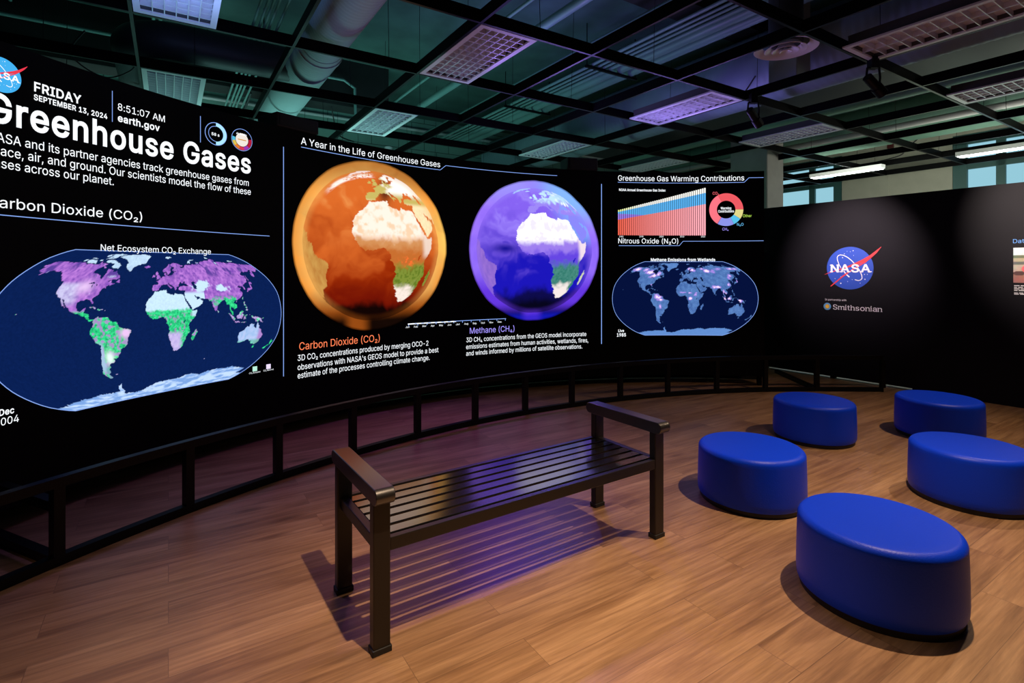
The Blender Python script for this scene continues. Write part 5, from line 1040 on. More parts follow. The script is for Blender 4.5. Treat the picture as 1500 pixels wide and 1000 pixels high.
# ------------------------------------------------ the two globes
def globe(name, s, z, R, color, wob):
    nr, na = 130, 330
    rr = np.linspace(0, 1, nr); aa = np.linspace(0, 2 * PI, na)
    RR, AA = np.meshgrid(rr, aa, indexing='ij')
    edge = 1 - wob * (fbm(np.cos(AA) * 3 + 5, np.sin(AA) * 3 + 5, 5) - .35)
    x = RR * np.cos(AA); y = RR * np.sin(AA)
    C = color(x, y)
    V = SPn((s + R * edge * x).ravel(), (z + R * edge * y).ravel(), .0028) - np.array(parent_world(vw))
    idx = np.arange(nr * na).reshape(nr, na)
    F = np.stack([idx[:-1, :-1], idx[1:, :-1], idx[1:, 1:], idx[:-1, 1:]], -1).reshape(-1, 4)
    return mesh_np(name, V, F, C.reshape(-1, 3), M['picture'], vw)
def earth_lookup(x, y, rin, lon0, lat0, d, oy=0):
    """perspective view of the earth: lon, lat of disc position"""
    u = x / rin; v = (y - oy) / rin; r = np.hypot(u, v); ins = r < 1
    rl = np.clip(r, 0, .9999) / math.sqrt(d * d - 1)     # tan of view angle
    b_ = np.arctan(rl); c = np.arcsin(np.clip(d * np.sin(b_), -1, 1)) - b_
    sc_, cc = np.sin(c), np.cos(c); k = np.where(r > 1e-6, 1 / np.maximum(r, 1e-6), 0)
    p0 = math.radians(lat0)
    la = np.arcsin(np.clip(cc * math.sin(p0) + v * k * sc_ * math.cos(p0), -1, 1))
    lo = lon0 + np.degrees(np.arctan2(u * k * sc_, cc * math.cos(p0) - v * k * sc_ * math.sin(p0)))
    return np.where(ins, lo, 999.), np.degrees(la), ins, r
def warp(x, y, seed, f_=2.2):
    a = fbm(x * f_ + 9, y * f_ + 9, seed); b_ = fbm(x * f_ + 29, y * f_ + 19, seed + 3)
    return fbm(x * f_ * .9 + 3.2 * a + 11, y * f_ * 1.5 + 3.2 * b_ + 17, seed + 7)
AFR = ['africa', 'madagascar']
def co2_globe(x, y):
    lo, la, ins, r = earth_lookup(x, y, .88, -2, 7.5, 4)
    mk = land_masks(np.where(ins, lo, -170.), np.where(ins, la, 60.)); one = np.ones(3)
    n = warp(x, y, 201); n2 = fbm(lo / 4, la / 4, 231, 3); n3 = fbm(lo / 1.5, la / 1.5, 251, 2)
    # ocean under swirling gas
    c = mixc(S3(150, 42, 6) * one, S3(214, 104, 40) * one, smooth(-.55, .55, y + (n - .5) * 1.1))
    c = mixc(c, S3(232, 150, 80) * one, smooth(.5, .72, n) * smooth(-.1, .5, y) * .7)
    c = mixc(c, S3(110, 18, 4) * one, smooth(-.30, -.66, y + (n - .5) * .4))
    c = mixc(c, S3(16, 4, 3) * one, smooth(-.63, -.76, y + (n - .5) * .30))
    c = mixc(c, S3(108, 48, 22) * one, np.exp(-((x - .14) / .09) ** 2 - ((y - .66) / .16) ** 2) * 1.1)
    c = mixc(c, S3(170, 60, 20) * one, smooth(.55, .85, x) * smooth(-.1, -.5, y) * .6)
    # land
    d = la + (n2 - .5) * 7
    sah = mixc(S3(255, 236, 220) * one, S3(240, 205, 170) * one, smooth(.45, .75, n2))
    l = mixc(sah, S3(205, 140, 85) * one, smooth(15, 9, d))
    l = mixc(l, S3(190, 105, 45) * one, smooth(9, 2, d)); l = mixc(l, S3(122, 138, 52) * one, smooth(-2, -9, d))
    l = mixc(l, S3(96, 118, 36) * one, smooth(-2, -9, d) * smooth(.5, .65, n3))
    l = mixc(l, S3(242, 226, 216) * one, smooth(-17, -23, d) * smooth(34, 28, lo + (n2 - .5) * 10) * (.75 + .4 * n3))
    l = mixc(l, S3(235, 215, 200) * one, smooth(35, 41, lo) * smooth(-4, 2, la) * .85)
    fire = np.exp(-((lo - 23) / 6) ** 2 - ((la + 3) / 4) ** 2) * smooth(.5, .68, n3)
    l = mixc(l, S3(250, 110, 50) * one, fire)
    m_ = any_(mk, AFR); c[m_] = l[m_]
    e = mixc(S3(196, 178, 96) * one, S3(255, 250, 245) * one, smooth(8, 20, lo + (n2 - .5) * 24) * smooth(40, 48, la))
    e = mixc(e, S3(255, 250, 245) * one, smooth(57, 62, la) * smooth(4, 12, lo)); e = mixc(e, S3(250, 226, 180) * one, smooth(39, 34, la))
    m_ = any_(mk, ['eurasia', 'uk', 'ireland', 'iceland']); c[m_] = e[m_]
    m_ = any_(mk, ['greenland', 'baffin', 'ellesmere']); c[m_] = S3(250, 240, 245)
    ar = mk['eurasia'] & (lo > 33) & (la < 33) & (la > 8); c[ar] = (S3(250, 222, 176) * (.85 + .3 * n3)[..., None])[ar]
    s_ = mixc(S3(205, 160, 84) * one, S3(176, 112, 50) * one, n2); m_ = any_(mk, ['sa']); c[m_] = s_[m_]
    # shell of gas around the earth
    ang = np.degrees(np.arctan2(y, x)); t = np.clip((r * .875 - .875) / .125, 0, 1)
    sh = mixc(S3(246, 178, 92) * one, S3(236, 140, 44) * one, t * .8 + (n - .5))
    sh = mixc(sh, S3(150, 92, 40) * one, smooth(.55, .9, y) * (.55 + .9 * (n - .4)))
    sh = mixc(sh, S3(250, 196, 96) * one, smooth(.75, 1, x) * smooth(-.45, .1, y))
    sh = mixc(sh, S3(150, 74, 20) * one, smooth(-.45, -.8, y))
    sh = mixc(sh, S3(20, 8, 4) * one, smooth(-.72, -.90, y) * smooth(.04, .2, np.abs(x + .22)))
    sh *= (.8 + .5 * (n - .3))[..., None]
    rim = smooth(.90, 1.0, r) * ins
    arc = smooth(.90, .925, r) * smooth(.975, .95, r) * smooth(88, 96, ang) * smooth(140, 126, ang) * smooth(.36, .5, n3 * .5 + n * .6) * ins
    c = mixc(c, S3(255, 246, 240) * one, arc)
    c = mixc(c, sh, rim * .35)
    c = np.where(ins[..., None], c, sh)
    fade = 1 - smooth(.972, 1.0, np.hypot(x, y)) * .8
    return c * fade[..., None]
def ch4_globe(x, y):
    lo, la, ins, r = earth_lookup(x, y, .89, -2, 7.5, 4)
    mk = land_masks(np.where(ins, lo, -170.), np.where(ins, la, 60.)); one = np.ones(3)
    n = warp(x, y, 301); n2 = fbm(lo / 4, la / 4, 331, 3); n3 = fbm(lo / 1.5, la / 1.5, 351, 2)
    c = mixc(S3(26, 20, 176) * one, S3(128, 94, 230) * one, smooth(-.35, .6, y + (n - .5) * 1.0))
    c = mixc(c, S3(160, 140, 245) * one, smooth(.5, .7, n) * smooth(.0, .5, y) * .7)
    c = mixc(c, S3(122, 170, 246) * one, smooth(.25, .8, x + y * .45 - .15) * smooth(.0, .3, y))
    c = mixc(c, S3(22, 18, 140) * one, np.exp(-((x + .45) / .18) ** 2 - ((y - .02) / .06) ** 2))
    c = mixc(c, S3(12, 10, 70) * one, smooth(-.50, -.66, y + (n - .5) * .3)); c = mixc(c, S3(6, 5, 26) * one, smooth(-.66, -.8, y + (n - .5) * .2))
    d = la + (n2 - .5) * 7
    sah = mixc(S3(253, 250, 250) * one, S3(232, 226, 244) * one, smooth(.5, .7, n2))
    l = mixc(sah, S3(150, 120, 226) * one, smooth(16, 10, d)); l = mixc(l, S3(96, 66, 215) * one, smooth(9, 2, d))
    l = mixc(l, mixc(S3(36, 110, 96) * one, S3(80, 140, 130) * one, n3), smooth(0, -7, d))
    l = mixc(l, S3(235, 224, 220) * one, smooth(-17, -23, d) * smooth(34, 28, lo + (n2 - .5) * 10))
    l = mixc(l, S3(240, 220, 226) * one, smooth(36, 42, lo) * smooth(-6, 1, la) * .9)
    m_ = any_(mk, AFR); c[m_] = l[m_]
    m_ = mk['madagascar']; c[m_] = S3(200, 205, 170)
    e = mixc(S3(150, 130, 235) * one, S3(190, 225, 250) * one, smooth(45, 52, la + (n2 - .5) * 14)); e = mixc(e, S3(250, 252, 255) * one, smooth(.55, .7, n2) * smooth(24, 34, lo) * smooth(38, 46, la) * .9)
    e = mixc(e, S3(132, 130, 238) * one, smooth(38, 34, la))
    m_ = any_(mk, ['eurasia', 'uk', 'ireland', 'iceland']); c[m_] = e[m_]
    m_ = any_(mk, ['greenland']); c[m_] = S3(170, 215, 250)
    m_ = mk['sa']; c[m_] = mixc(S3(120, 90, 190) * one, S3(150, 110, 205) * one, n2)[m_]
    sh = mixc(S3(164, 126, 246) * one, S3(120, 84, 232) * one, n)
    sh = mixc(sh, S3(128, 176, 250) * one, smooth(.2, .75, y) * smooth(-.25, .45, x)); sh = mixc(sh, S3(150, 140, 242) * one, smooth(.5, .9, y) * smooth(.2, -.3, x))
    sh = mixc(sh, S3(96, 52, 214) * one, smooth(-.2, -.6, y)); sh = mixc(sh, S3(10, 10, 90) * one, smooth(-.72, -.92, y) * smooth(.05, .2, np.abs(x + .05)))
    sh = mixc(sh, S3(20, 26, 190) * one, smooth(-.85, -.95, y) * .7)
    rim = smooth(.90, 1.0, r) * ins
    c = mixc(c, sh, rim * .4); c = np.where(ins[..., None], c, sh)
    fade = 1 - smooth(.972, 1.0, np.hypot(x, y)) * .7
    return c * fade[..., None]
globe('carbon_globe', -4.039, 1.778, .898, co2_globe, .03)
globe('methane_globe', -1.951, 1.772, .893, ch4_globe, .03)

# ------------------------------------------------ bar chart and ring chart
b0, b1 = -.795, .393; nb = 43
levels = {'red': [], 'mid': [], 'top': []}
Vc = []; Fc = []; Cc = []
def bar(x0, x1, z0, z1, c0, c1):
    o = len(Vc)
    Vc.extend([SP(x0, z0, .003), SP(x1, z0, .003), SP(x1, z1, .003), SP(x0, z1, .003)]); Fc.append((o, o + 1, o + 2, o + 3))
    Cc.extend([c0, c0, c1, c1])
for k in range(nb):
    t = k / (nb - 1); x0 = b0 + (b1 - b0) * k / nb; x1 = x0 + (b1 - b0) / nb * .74
    w = smooth(0, 1, np.array(t)) * 0 + t
    g1 = 2.192 + (2.401 - 2.192) * t; g2 = 2.294 + (2.551 - 2.294) * t; g3 = 2.318 + (2.618 - 2.318) * t
    r_ = S3(232, 96, 74) * (1 - t) + S3(255, 172, 184) * t
    bar(x0, x1, 1.986, g1, r_, r_)
    lo_ = S3(150, 120, 222); up_ = S3(90, 176, 238)
    f_ = max(0, 1 - t / .3)
    gm = g1 + (g2 - g1) * .75 * f_
    if f_ > 0: bar(x0, x1, g1, gm, lo_, lo_)
    bar(x0, x1, gm, g2, up_, up_)
    tp = S3(212, 224, 130) * max(0, 1 - t / .25) + S3(245, 244, 236) * min(1, t / .25)
    bar(x0, x1, g2, g3, tp, tp)
mesh_np('bar_chart', np.array(Vc) - np.array(parent_world(vw)), np.array(Fc), np.array(Cc), M['picture'], vw)
for a0, a1, c in ((0, 120, (240, 92, 100)), (120, 239, (255, 120, 135)), (240, 297, (142, 150, 238)), (297.6, 325, (90, 196, 238)), (325.6, 359.6, (228, 218, 140))):
    n = 40; q = ring(.65, 2.326, .118, .217, a0, a1, n)
    flat_polys('ring_chart_segment', quads((q[:n], q[n:][::-1])), lambda x, y: SP(x, y, .003), emis('ring chart colour', srgb(*c), 1.0), vw)

# ================================================================= floor barrier in front of the screen
BARS = [(-2.316, 2.714), (-2.001, 3.306), (-1.662, 3.814), (-1.268, 4.306), (-.836, 4.783), (-.363, 5.233), (.144, 5.584), (.686, 5.864), (1.27, 6.158), (1.885, 6.377), (2.532, 6.556), (3.179, 6.64)]
BC = (3.843, -.086); BR = 6.756 + .025
def on_arc(p, r=BR):
    a = math.atan2(p[0] - BC[0], p[1] - BC[1]); return (BC[0] + r * math.sin(a), BC[1] + r * math.cos(a)), a
fb = thing('floor_barrier', 'low curved black steel barrier of posts and rails along the video wall', 'barrier', (0, 5.5, 0))
posts = [on_arc(p) for p in BARS]
a_lo = posts[0][1] - .30; a_hi = posts[-1][1]
arc = [(BC[0] + BR * math.sin(a), BC[1] + BR * math.cos(a)) for a in np.linspace(a_lo, a_hi, 60)]
TP = .45; RW = .05
end_ = [(3.84, 6.694), (4.645, 6.66)]
path = arc + end_
def rail(name, z0, z1):
    m = MB(); vs = []; n = len(path)
    for k, p in enumerate(path):
        a = path[max(k - 1, 0)]; c = path[min(k + 1, n - 1)]
        d = Vector((c[0] - a[0], c[1] - a[1])).normalized(); nx, ny = -d.y * RW / 2, d.x * RW / 2
        vs += [(p[0] + nx, p[1] + ny, z0), (p[0] - nx, p[1] - ny, z0), (p[0] - nx, p[1] - ny, z1), (p[0] + nx, p[1] + ny, z1)]
    fs = []
    for k in range(n - 1):
        o = 4 * k
        for i in range(4): fs.append((o + i, o + (i + 1) % 4, o + 4 + (i + 1) % 4, o + 4 + i))
    fs += [(0, 1, 2, 3), (4 * n - 1, 4 * n - 2, 4 * n - 3, 4 * n - 4)]
    m.add(vs, fs); return m.build(name, M['black_metal'], fb)
rail('top_rail', TP - RW, TP); rail('bottom_rail', 0, RW)
pp = [(p, a) for p, a in posts] + [(end_[0], .0), (end_[1], 0.0)]
a_ = posts[0][1] - (posts[1][1] - posts[0][1])
pp.insert(0, ((BC[0] + BR * math.sin(a_ - 0.1), BC[1] + BR * math.cos(a_ - 0.1)), a_ - 0.1))
for p, a in pp:
    m = MB(); ca, sa = math.cos(a), math.sin(a)
    m.box(-RW / 2, RW / 2, -RW / 2, RW / 2, RW, TP - RW, T=lambda x, y, z: (p[0] + x * ca + y * sa, p[1] - x * sa + y * ca, z))
    m.build('post', M['black_metal'], fb)
for z in (.025, .305):
    (x, y), a = posts[0]
    L_ = .55 if z > .1 else 1.2
    m = MB(); m.beam((x + .03 * math.sin(a), y + .03 * math.cos(a), z), (x + L_ * math.sin(a), y + L_ * math.cos(a), z), .05, .05); m.build('brace', M['black_metal'], fb)
m = MB(); m.beam((3.84, 6.72, .025), (3.93, 7.9, .025), .05, .05); m.build('brace', M['black_metal'], fb)

# ================================================================= bench
BO = (-.539, 2.066); BX = (.828, .561); BY = (-.561, .828)
def BT(x, y, z): return (BO[0] + x * BX[0] + y * BY[0], BO[1] + x * BX[1] + y * BY[1], z)
be = thing('slatted_bench', 'dark bronze metal bench with slatted seat and flat armrests, facing the video wall', 'bench', BT(.85, .26, 0))
LX, LY = .07, .045; X2 = 1.622; Y2 = .484
for x in (0, X2):
    for y in (0, Y2):
        m = MB(); m.box(x, x + LX, y, y + LY, .02, .595, T=BT); lg_ = m.build('leg', M['bronze'], be, bevel=.004)
        m = MB(); m.box(x - .005, x + LX + .005, y - .005, y + LY + .005, 0, .024, T=BT); m.build('foot_cap', M['foot'], lg_, bevel=.003)
for x in (-.004, X2 - .004):
    h = .064; zc = .626; y0, y1 = -.012, Y2 + LY + .012; pr = []
    for k in range(13):
        a = -PI / 2 + PI * k / 12; pr.append((y1 + h / 2 * math.cos(a), zc + h / 2 * math.sin(a)))
    for k in range(13):
        a = PI / 2 + PI * k / 12; pr.append((y0 + h / 2 * math.cos(a), zc + h / 2 * math.sin(a)))
    m = MB(); A0 = [BT(x, y, z) for y, z in pr]; v = Vector(BT(LX + .008, 0, 0)) - Vector(BT(0, 0, 0))
    m.extrude(A0, v); m.build('armrest', M['armrest'], be, smooth=True, bevel=.003)
for y in (.002, Y2 + .013):
    m = MB(); m.box(LX, X2, y, y + .030, .394, .446, T=BT); m.build('seat_rail', M['bronze'], be, bevel=.003)
for x in (.015, X2 + .015):
    m = MB(); m.box(x, x + .035, LY, Y2, .394, .446, T=BT); m.build('side_rail', M['bronze'], be, bevel=.003)
y0, y1 = .032 + .016, Y2 + .013 - .016; n = 6; pitch = (y1 - y0 + .018) / n
for k in range(n):
    y = y0 + pitch * k
    m = MB(); m.box(.05, X2 + .02, y, y + pitch - .018, .424, .444, T=BT); m.build('slat', M['slat'], be, bevel=.003)

# ================================================================= five round blue stools
STOOLS = [((1.696, 2.469), 'blue round stool nearest the camera, largest in view at the lower right'),
          ((1.586, 3.531), 'blue round stool directly behind the nearest one, closest to the bench'),
          ((2.726, 4.800), 'blue round stool farthest left in the back, near the end of the barrier'),
          ((3.918, 4.882), 'blue round stool at the back right, closest to the black partition'),
          ((3.041, 3.531), 'blue round stool cut by the right edge, between nearest and back right stools')]
def stool(loc, label):
    t = thing('round_stool', label, 'stool', (*loc, 0), 'blue round stools')
    prof = [(0, .030), (.318, .030), (.326, .034), (.330, .045), (.332, .08), (.331, .16), (.329, .24), (.327, .300)]
    for k in range(1, 10):
        a = PI / 2 * k / 9; prof.append((.327 - .036 * (1 - math.cos(a)), .314 + .036 * math.sin(a)))
    prof += [(.24, .3485), (.12, .3475), (0, .3470)]
    m = MB(); m.lathe(prof, 96, (*loc, 0)); m.build('body', M['stool_blue'], t, smooth=True)
    m = MB(); m.lathe([(0, 0), (.315, 0), (.318, .004), (.318, .030), (0, .030)], 72, (*loc, 0)); m.build('base_ring', M['stool_base'], t, smooth=True)
    return t
s0 = stool(*STOOLS[0])
for (x, y), lb in STOOLS[1:]:
    c = copy_tree(s0); c.location = (x, y, 0); c['label'] = lb

# ================================================================= suspended ceiling grid
ZG = 3.5
cg = thing('ceiling_grid', 'open black suspended ceiling grid of crossing rails above the whole room', 'ceiling grid', G(0, 0, ZG))
for j in range(-3, 6):
    m = MB(); m.box(-5.5, 8.82, j - .008, j + .008, ZG, ZG + .10, T=G); q = m.build('main_rail', M['grid_black'], cg)
    m = MB(); m.box(-5.5, 8.82, j - .0095, j + .0095, ZG - .005, ZG, T=G); m.build('flange', M['flange'], q)
for i in [-5, -4, -3, -2, -1, 0, 1, 2, 3, 4, 5, 6, 7, 7.85, 8.8]:
    m = MB()
    for j in range(-3, 5): m.box(i - .0085, i + .0085, j + .0085, j + 1 - .0085, ZG, ZG + .10, T=G)
    q = m.build('cross_rail', M['grid_black'], cg); m = MB()
    for j in range(-3, 5): m.box(i - .0105, i + .0105, j + .010, j + 1 - .010, ZG - .005, ZG, T=G)
    m.build('flange', M['flange'], q)
m = MB(); rnd = random.Random(4)
for i in (-4.3, -3.6, -2.6, -1.6, -.25, .5, 1.7, 3.2, 5.6, 6.35, 7.75, 8.4):
    for j in range(-2, 6):
        x, y, _ = G(i, j, 0); x2, y2, _ = G(i + rnd.uniform(-.04, .04), j + rnd.uniform(-.04, .04), 0)
        m.tube([(x, y, ZG + .10), (x2, y2, 4.16 if j == 4 and i < .85 else 4.9)], .003, 5)
o = m.build('hanger_wires', M['cable'], cg); o['kind'] = 'stuff'

# lights set into the grid
def troffer(i, j, label, rows=12, cols=6):
    t = thing('ceiling_light', label, 'ceiling light', G(i + .245, j + .5, ZG), 'unlit grid lights set into the black ceiling grid')
    a0, a1, b0_, b1_ = i + .016, i + .487, j + .018, j + .982
    wa, wb = .045 / DA, .045 / DB
    m = MB(); z0, z1 = ZG - .004, ZG + .012
    m.box(a0, a1, b0_, b0_ + wb, z0, z1, T=G); m.box(a0, a1, b1_ - wb, b1_, z0, z1, T=G)
    m.box(a0, a0 + wa, b0_ + wb, b1_ - wb, z0, z1, T=G); m.box(a1 - wa, a1, b0_ + wb, b1_ - wb, z0, z1, T=G)
    m.build('frame', M['white_enamel'], t)
    m = MB(); A0, A1, B0, B1 = a0 + wa, a1 - wa, b0_ + wb, b1_ - wb
    m.box(A0 - .01, A1 + .01, B0 - .01, B1 + .01, ZG + .090, ZG + .105, T=G)
    m.box(A0 - .012, A0 - .002, B0, B1, ZG + .012, ZG + .1, T=G); m.box(A1 + .002, A1 + .012, B0, B1, ZG + .012, ZG + .1, T=G)
    m.box(A0, A1, B0 - .012, B0 - .002, ZG + .012, ZG + .1, T=G); m.box(A0, A1, B1 + .002, B1 + .012, ZG + .012, ZG + .1, T=G)
    m.build('housing', M['housing_grey'], t)
    m = MB(); m.box(A0, A1, B0, B1, ZG + .050, ZG + .056, T=G); m.build('reflector', M['white_enamel'], t)
    m = MB(); h0, h1 = ZG + .002, ZG + .045
    for k in range(1, cols):
        x = A0 + (A1 - A0) * k / cols; m.box(x - .003, x + .003, B0, B1, h0, h1, T=G)
    for k in range(1, rows):
        y = B0 + (B1 - B0) * k / rows; m.box(A0, A1, y - .003, y + .003, h0, h1, T=G)
    m.build('louvre', M['louver'], t)
    return t
TRO = [(0, 0, 'grid ceiling light glowing purple, above the gap between the two globes', 12, 6),
       (0, 2, 'grey grid ceiling light just above the orange globe heading', 12, 6),
       (-2, 0, 'blue tinted grid ceiling light cut by the top left edge of the photo', 12, 6),
       (-2, 2, 'grey grid ceiling light partly hidden by the screen top above the clock text', 14, 6),
       (2.5, 0, 'violet grid ceiling light above the gas warming chart, left of the column', 12, 6),
       (2.5, 2, 'grey grid ceiling light behind the smaller black speaker on the screen', 14, 6),
       (2.5, -2, 'dim grid ceiling light with wide cells right of the round air diffuser', 12, 2),
       (4.5, 0, 'pale grid ceiling light in front of the grey column', 14, 6),
       (4.5, 2, 'pale grid ceiling light just above the gas warming contributions heading', 14, 6),
       (4.5, -2, 'pale grid ceiling light at the right edge, in line with the column light', 14, 4)]
for a in TRO: troffer(*a)

# lit linear lights near the windows
def linear_light(i, j, label):
    t = thing('strip_light', label, 'ceiling light', G(i + .12, j + .5, ZG), 'lit strip lights near the windows')
    m = MB(); m.box(i + .05, i + .19, j, j + 1.0, ZG - .078, ZG - .006, T=G); m.build('housing', M['white_enamel'], t)
    m = MB(); m.box(i + .055, i + .185, j + .02, j + .98, ZG - .088, ZG - .078, T=G); m.build('diffuser', M['lamp_on'], t)
linear_light(7.55, .62, 'lit white strip light in front of the left window, right of the column')
linear_light(7.55, -1.22, 'lit white strip light at the right edge, in front of the right window')

# round air diffuser
vc = G(2.17, -.80, ZG); vc = (vc[0] * 1.06, vc[1] * 1.06, ZG + .12); ZV = ZG + .12
t = thing('air_diffuser', 'round white air diffuser with concentric rings hanging in the ceiling grid', 'air vent', vc)
for k, (r0, r1, z) in enumerate(((.20, .28, 0), (.125, .185, -.012), (.065, .118, -.022), (0, .055, -.03))):
    m = MB()
    m.lathe([(max(r0, .0005), z + .045), (r0 + (r1 - r0) * .5, z + .012), (r1 - .004, z), (r1, z + .003), (r0 + (r1 - r0) * .55, z + .02), (max(r0, .0005) + .004, z + .053)], 64, (vc[0], vc[1], ZV), closed=True)
    m.build('ring' if r0 else 'centre_cone', M['white_enamel'], t, smooth=True)
m = MB(); m.lathe([(.15, .05), (.15, .5)], 40, (vc[0], vc[1], ZV)); m.build('neck', M['duct_dark'], t, smooth=True)

# spotlight heads on the rails
def track_head(p, aim, label):
    t = thing('track_spotlight', label, 'spotlight', p, 'black spotlights on the ceiling rails')
    p = Vector(p); d = (Vector(aim) - p).normalized()
    m = MB(); m.box(p.x - .035, p.x + .035, p.y - .035, p.y + .035, p.z + .14, p.z + .25); m.build('mount', M['black_metal'], t)
    m = MB(); m.tube([p + Vector((.055, 0, .15)), p + Vector((.065, 0, .06)), p + Vector((.06, 0, 0))], .010, 8)
    m.tube([p + Vector((-.055, 0, .15)), p + Vector((-.065, 0, .06)), p + Vector((-.06, 0, 0))], .010, 8)
    m.box(p.x - .06, p.x + .06, p.y - .01, p.y + .01, p.z + .14, p.z + .155); m.build('yoke', M['black_metal'], t)
    m = MB(); m.tube([p - d * .10, p - d * .095, p + d * .05, p + d * .051, p + d * .15, p + d * .13], [.034, .042, .042, .052, .052, .044], 20, cap=False)
    m.tube([p - d * .101, p - d * .10], .034, 20); m.build('lamp_head', M['black_metal'], t, smooth=True)
track_head((2.74, 6.03, 3.27), (4.62, 7.28, 1.62), 'black track spotlight hanging in front of the column')
track_head((3.40, 5.00, 3.27), (5.62, 5.85, 1.75), 'black track spotlight hanging right of the round air diffuser')

# speakers standing on top of the screen
def speaker(s0, s1, h, dep, label):
    t = thing('speaker_box', label, 'speaker', SP((s0 + s1) / 2, Z_T, -.1), 'black speakers on top of the video wall')
    m = MB(); A0 = []
    pts = [(s0, .02), (s1, .02), (s1, -dep), (s0, -dep)]
    m.extrude([SP(s, Z_T, o_) for s, o_ in pts], (0, 0, h)); m.build('cabinet', M['cabinet_black'], t, bevel=.012)
    m = MB(); m.extrude([SP(s, Z_T + .02, o_) for s, o_ in ((s0 + .03, .026), (s1 - .03, .026), (s1 - .03, .019), (s0 + .03, .019))], (0, 0, h - .04)); m.build('grille', M['foot'], t)
speaker(-5.10, -4.67, .13, .30, 'large black speaker on the screen top left of the orange globe')
speaker(-1.50, -1.08, .16, .25, 'small black speaker on the screen top above the purple globe')

# ================================================================= ducts, pipes and cables above the grid
def ribbed(pts, r, pitch=.055, amp=.012, n=28):
    out = []; rs = []
    P = [Vector(p) for p in pts]
    for a, b2 in zip(P[:-1], P[1:]):
        l = (b2 - a).length; k = max(2, int(l / pitch * 4))
        for q in range(k):
            out.append(a + (b2 - a) * q / k); rs.append(r * (1 + amp * math.cos(2 * PI * (l * q / k) / pitch)))
    out.append(P[-1]); rs.append(r)
    m = MB(); m.tube(out, rs, n); return m
DI = -.655; DZ = 3.88
m = ribbed([G(DI, -2.2, DZ), G(DI, 1.55, DZ)], .225)
t = thing('spiral_duct', 'large ribbed round duct with a branch, running up behind the bigger black speaker', 'duct', G(DI, 1.5, DZ))
m.build('duct_run', M['duct_teal'], t, smooth=True)
m = ribbed([G(DI, 1.56, DZ), G(DI, 5.4, DZ)], .25); m.build('duct_run', M['duct_teal'], t, smooth=True)
m = MB(); m.tube([G(DI, 1.50, DZ), G(DI, 1.62, DZ)], [.23, .258], 28); m.build('duct_collar', M['duct_teal'], t, smooth=True)
el = []
for k in range(14):
    a = PI / 2 * k / 13; el.append(G(-1.75 - .32 * math.sin(a), 2.15 + .30 * (1 - math.cos(a)), DZ))
m = MB(); m.tube([G(-.72, 2.15, DZ)] + el + [G(-2.07, 3.3, DZ)], .185, 24)
m.build('branch_duct', M['duct_dark'], t, smooth=True)
m = ribbed([G(3.72, -4, 4.12), G(3.72, 5.3, 4.12)], .44, .09, .006)
tag(m.build('round_duct', mat('blue grey duct', (.20, .29, .33), .5), smooth=True), 'wide blue grey round duct passing behind the round air diffuser', 'duct')
m = MB(); m.box(4.25, 5.15, -5, 3.8, 3.98, 4.5, T=G)
tag(m.build('rectangular_duct', M['duct_dark'], bevel=.01), 'dark rectangular duct above the right hand track spotlight', 'duct')
m = ribbed([G(7.25, -4, 4.1), G(7.25, 4.5, 4.1)], .36, .09, .005)
tag(m.build('green_duct', M['duct_green'], smooth=True), 'pale green round duct behind the pale light right of the column', 'duct')
m = MB(); m.box(3.09, 3.33, -.42, -.17, 3.62, 4.9, T=G)
tag(m.build('duct_drop', M['duct_teal'], bevel=.01), 'square vertical duct at the top edge left of the diffuser', 'duct')
def pipe(i, z, r, j0, j1, mt, name, label, cat='pipe', group=None):
    m = MB(); m.tube([G(i, j0, z), G(i, j1, z)], r, 14)
    o = tag(m.build(name, M[mt], smooth=True), label, cat, group)
    return o
g1_ = 'thin conduit pairs left of the ribbed duct'
for i, lb in ((-1.93, 'left pipe of the thin pair below the top left ceiling light'), (-1.865, 'right pipe of the thin pair below the top left ceiling light'),
              (-3.22, 'left pipe of the thin pair in the top left corner'), (-3.14, 'right pipe of the thin pair in the top left corner')):
    pipe(i, 4.74, .020, -3, 3.72, 'pipe_teal', 'thin_conduit', lb, group=g1_)
for k, i in enumerate((-1.15, -1.10, -1.06, -1.02, -.955)):
    pipe(i, 4.12, .014, -3, 5.5, 'pipe_teal', 'bundle_conduit', ('first', 'second', 'third', 'fourth', 'fifth')[k] + ' thin conduit from the left in the bundle beside the ribbed duct', group='conduit bundle beside the ribbed duct')
pipe(1.37, 4.4, .055, -3, 5.5, 'pipe_teal', 'water_pipe', 'thick pale green pipe running behind the purple lit ceiling light')
pipe(1.02, 4.45, .022, -3, 5.5, 'pipe_teal', 'thin_pipe', 'thin pale pipe left of the thick one behind the purple lit ceiling light')
pipe(2.08, 4.4, .045, -3, 5.5, 'pipe_teal', 'water_pipe', 'medium pale green pipe right of the purple lit ceiling light')
rk = [(2.38, .022), (2.47, .018), (2.55, .018), (2.65, .025), (2.82, .070), (3.0, .070)]
for k, (i, r) in enumerate(rk):
    pipe(i, 4.33 + r, r, -3.2, 5.5, 'pipe_teal', 'rack_pipe', ('first thin', 'second thin', 'third thin', 'fourth thin', 'left thick', 'right thick')[k] + ' pipe from the left in the pipe rack above the chart', group='pipe rack in the middle of the ceiling')
pipe(5.45, 3.98, .085, -4, 3.9, 'duct_green', 'pale_pipe', 'pale green pipe under the dark rectangular duct')
pipe(4.19, 3.95, .025, -4, 2.6, 'duct_green', 'edge_pipe', 'thin pale green pipe along the left edge of the dark rectangular duct')
pipe(6.75, 3.88, .05, -4, 4, 'pipe_white', 'white_pipe', 'white pipe along the pale green round duct')
m = MB(); m.tube([G(-5.5, 5.55, 4.62), G(9, 5.55, 4.62)], .03, 10)
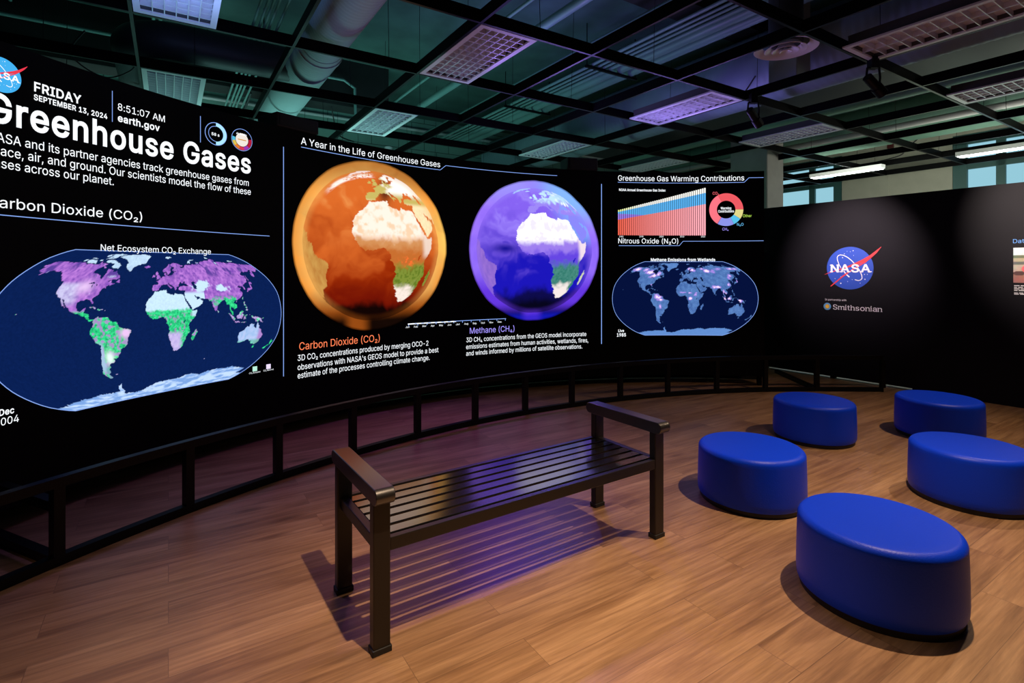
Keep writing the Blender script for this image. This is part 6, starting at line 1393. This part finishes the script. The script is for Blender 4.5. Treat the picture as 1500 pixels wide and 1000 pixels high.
tag(m.build('wall_conduit', M['pipe_white'], smooth=True), 'pale pipe running along the top of the back wall', 'pipe')
m = MB(); m.tube([G(-5.5, 3.70, 4.55), G(.2, 3.70, 4.55), G(.35, 3.7, 4.45), G(.36, 3.7, 4.0)], .022, 10)
tag(m.build('beam_conduit', M['pipe_teal'], smooth=True), 'thin conduit fixed along the face of the dark beam', 'pipe')
m = MB(); m.tube([G(1.30, 4.88, 3.3), G(1.30, 4.88, 3.95)], .075, 16)
tag(m.build('drop_pipe', M['pipe_white'], smooth=True), 'short white upright pipe above the end of the orange globe heading', 'pipe')
# cross hangers of the pipe rack
for k, j in enumerate((-.75, 1.4, 3.0)):
    m = MB(); m.beam(G(2.28, j, 4.313), G(3.10, j, 4.313), .04, .03); m.tube([G(2.30, j, 4.32), G(2.30, j, 4.9)], .007, 6); m.tube([G(3.085, j, 4.32), G(3.085, j, 4.9)], .007, 6)
    tag(m.build('pipe_hanger', M['black_metal']), ('near', 'middle', 'far')[k] + ' dark cross bar carrying the pipe rack', 'hanger', 'pipe rack hangers')
for k, j in enumerate((.9, 2.9)):
    m = MB(); m.beam(G(-1.5, j, 4.09), G(-.90, j, 4.09), .04, .03); m.tube([G(-1.45, j, 4.1), G(-1.45, j, 4.9)], .007, 6); m.tube([G(-.91, j, 4.1), G(-.91, j, 4.9)], .007, 6)
    tag(m.build('conduit_hanger', M['black_metal']), ('near', 'far')[k] + ' dark cross bar carrying the conduit bundle', 'hanger', 'conduit hangers')
def cable(pts, r, label, name='ceiling_cable'):
    P = [Vector(p) for p in pts]; out = []
    for i in range(len(P) - 1):
        a, b2, c, d = P[max(i - 1, 0)], P[i], P[i + 1], P[min(i + 2, len(P) - 1)]
        for k in range(8):
            t = k / 8; out.append(.5 * ((2 * b2) + (c - a) * t + (2 * a - 5 * b2 + 4 * c - d) * t * t + (3 * b2 - a - 3 * c + d) * t ** 3))
    out.append(P[-1]); m = MB(); m.tube(out, r, 8)
    return tag(m.build(name, M['cable'], smooth=True), label, 'cable', 'loose cables in the ceiling')
cable([G(-2.35, 2.0, 3.75), G(-2.45, 2.1, 3.55), G(-2.25, 2.2, 3.42), G(-2.05, 2.1, 3.5), G(-2.02, 2.0, 3.62)], .007, 'thin looped cable hanging beside the grey light above the clock text')
cable([G(-1.0, 3.2, 3.9), G(-1.1, 3.5, 3.62), G(-1.35, 3.8, 3.45), G(-1.8, 4.0, 3.35)], .016, 'thick sagging cable left of the ribbed duct')
cable([G(.05, 3.8, 4.3), G(.12, 3.9, 4.0), G(.25, 4.1, 3.8), G(.5, 4.2, 3.75)], .011, 'curved cable hanging between the ribbed duct and the grey light')
cable([G(5.0, -1.9, 3.96), G(5.02, -1.6, 3.84), G(5.06, -1.3, 3.7), G(5.05, -.9, 3.62)], .012, 'curved cable crossing the dark rectangular duct')
cable([G(7.66, .2, 3.85), G(7.68, .35, 3.7), G(7.75, .45, 3.62), G(7.9, .8, 3.6)], .012, 'cable feeding the strip light in front of the left window')
cable([G(7.66, -1.1, 3.85), G(7.68, -.9, 3.70), G(7.75, -.85, 3.62), G(7.95, -1.0, 3.6)], .012, 'cable feeding the strip light at the right edge')
cable([G(3.35, .1, 3.9), G(3.4, .3, 3.72), G(3.3, .55, 3.65), G(3.1, .8, 3.7)], .009, 'thin cable draped in front of the wide blue grey duct')
# alarm on the window wall
m = MB(); m.box(1.57, 1.69, -.06, 0, 4.22, 4.34, T=WW)
tag(m.build('fire_alarm', M['red_device'], bevel=.01), 'small dark red alarm box high on the window wall', 'alarm')
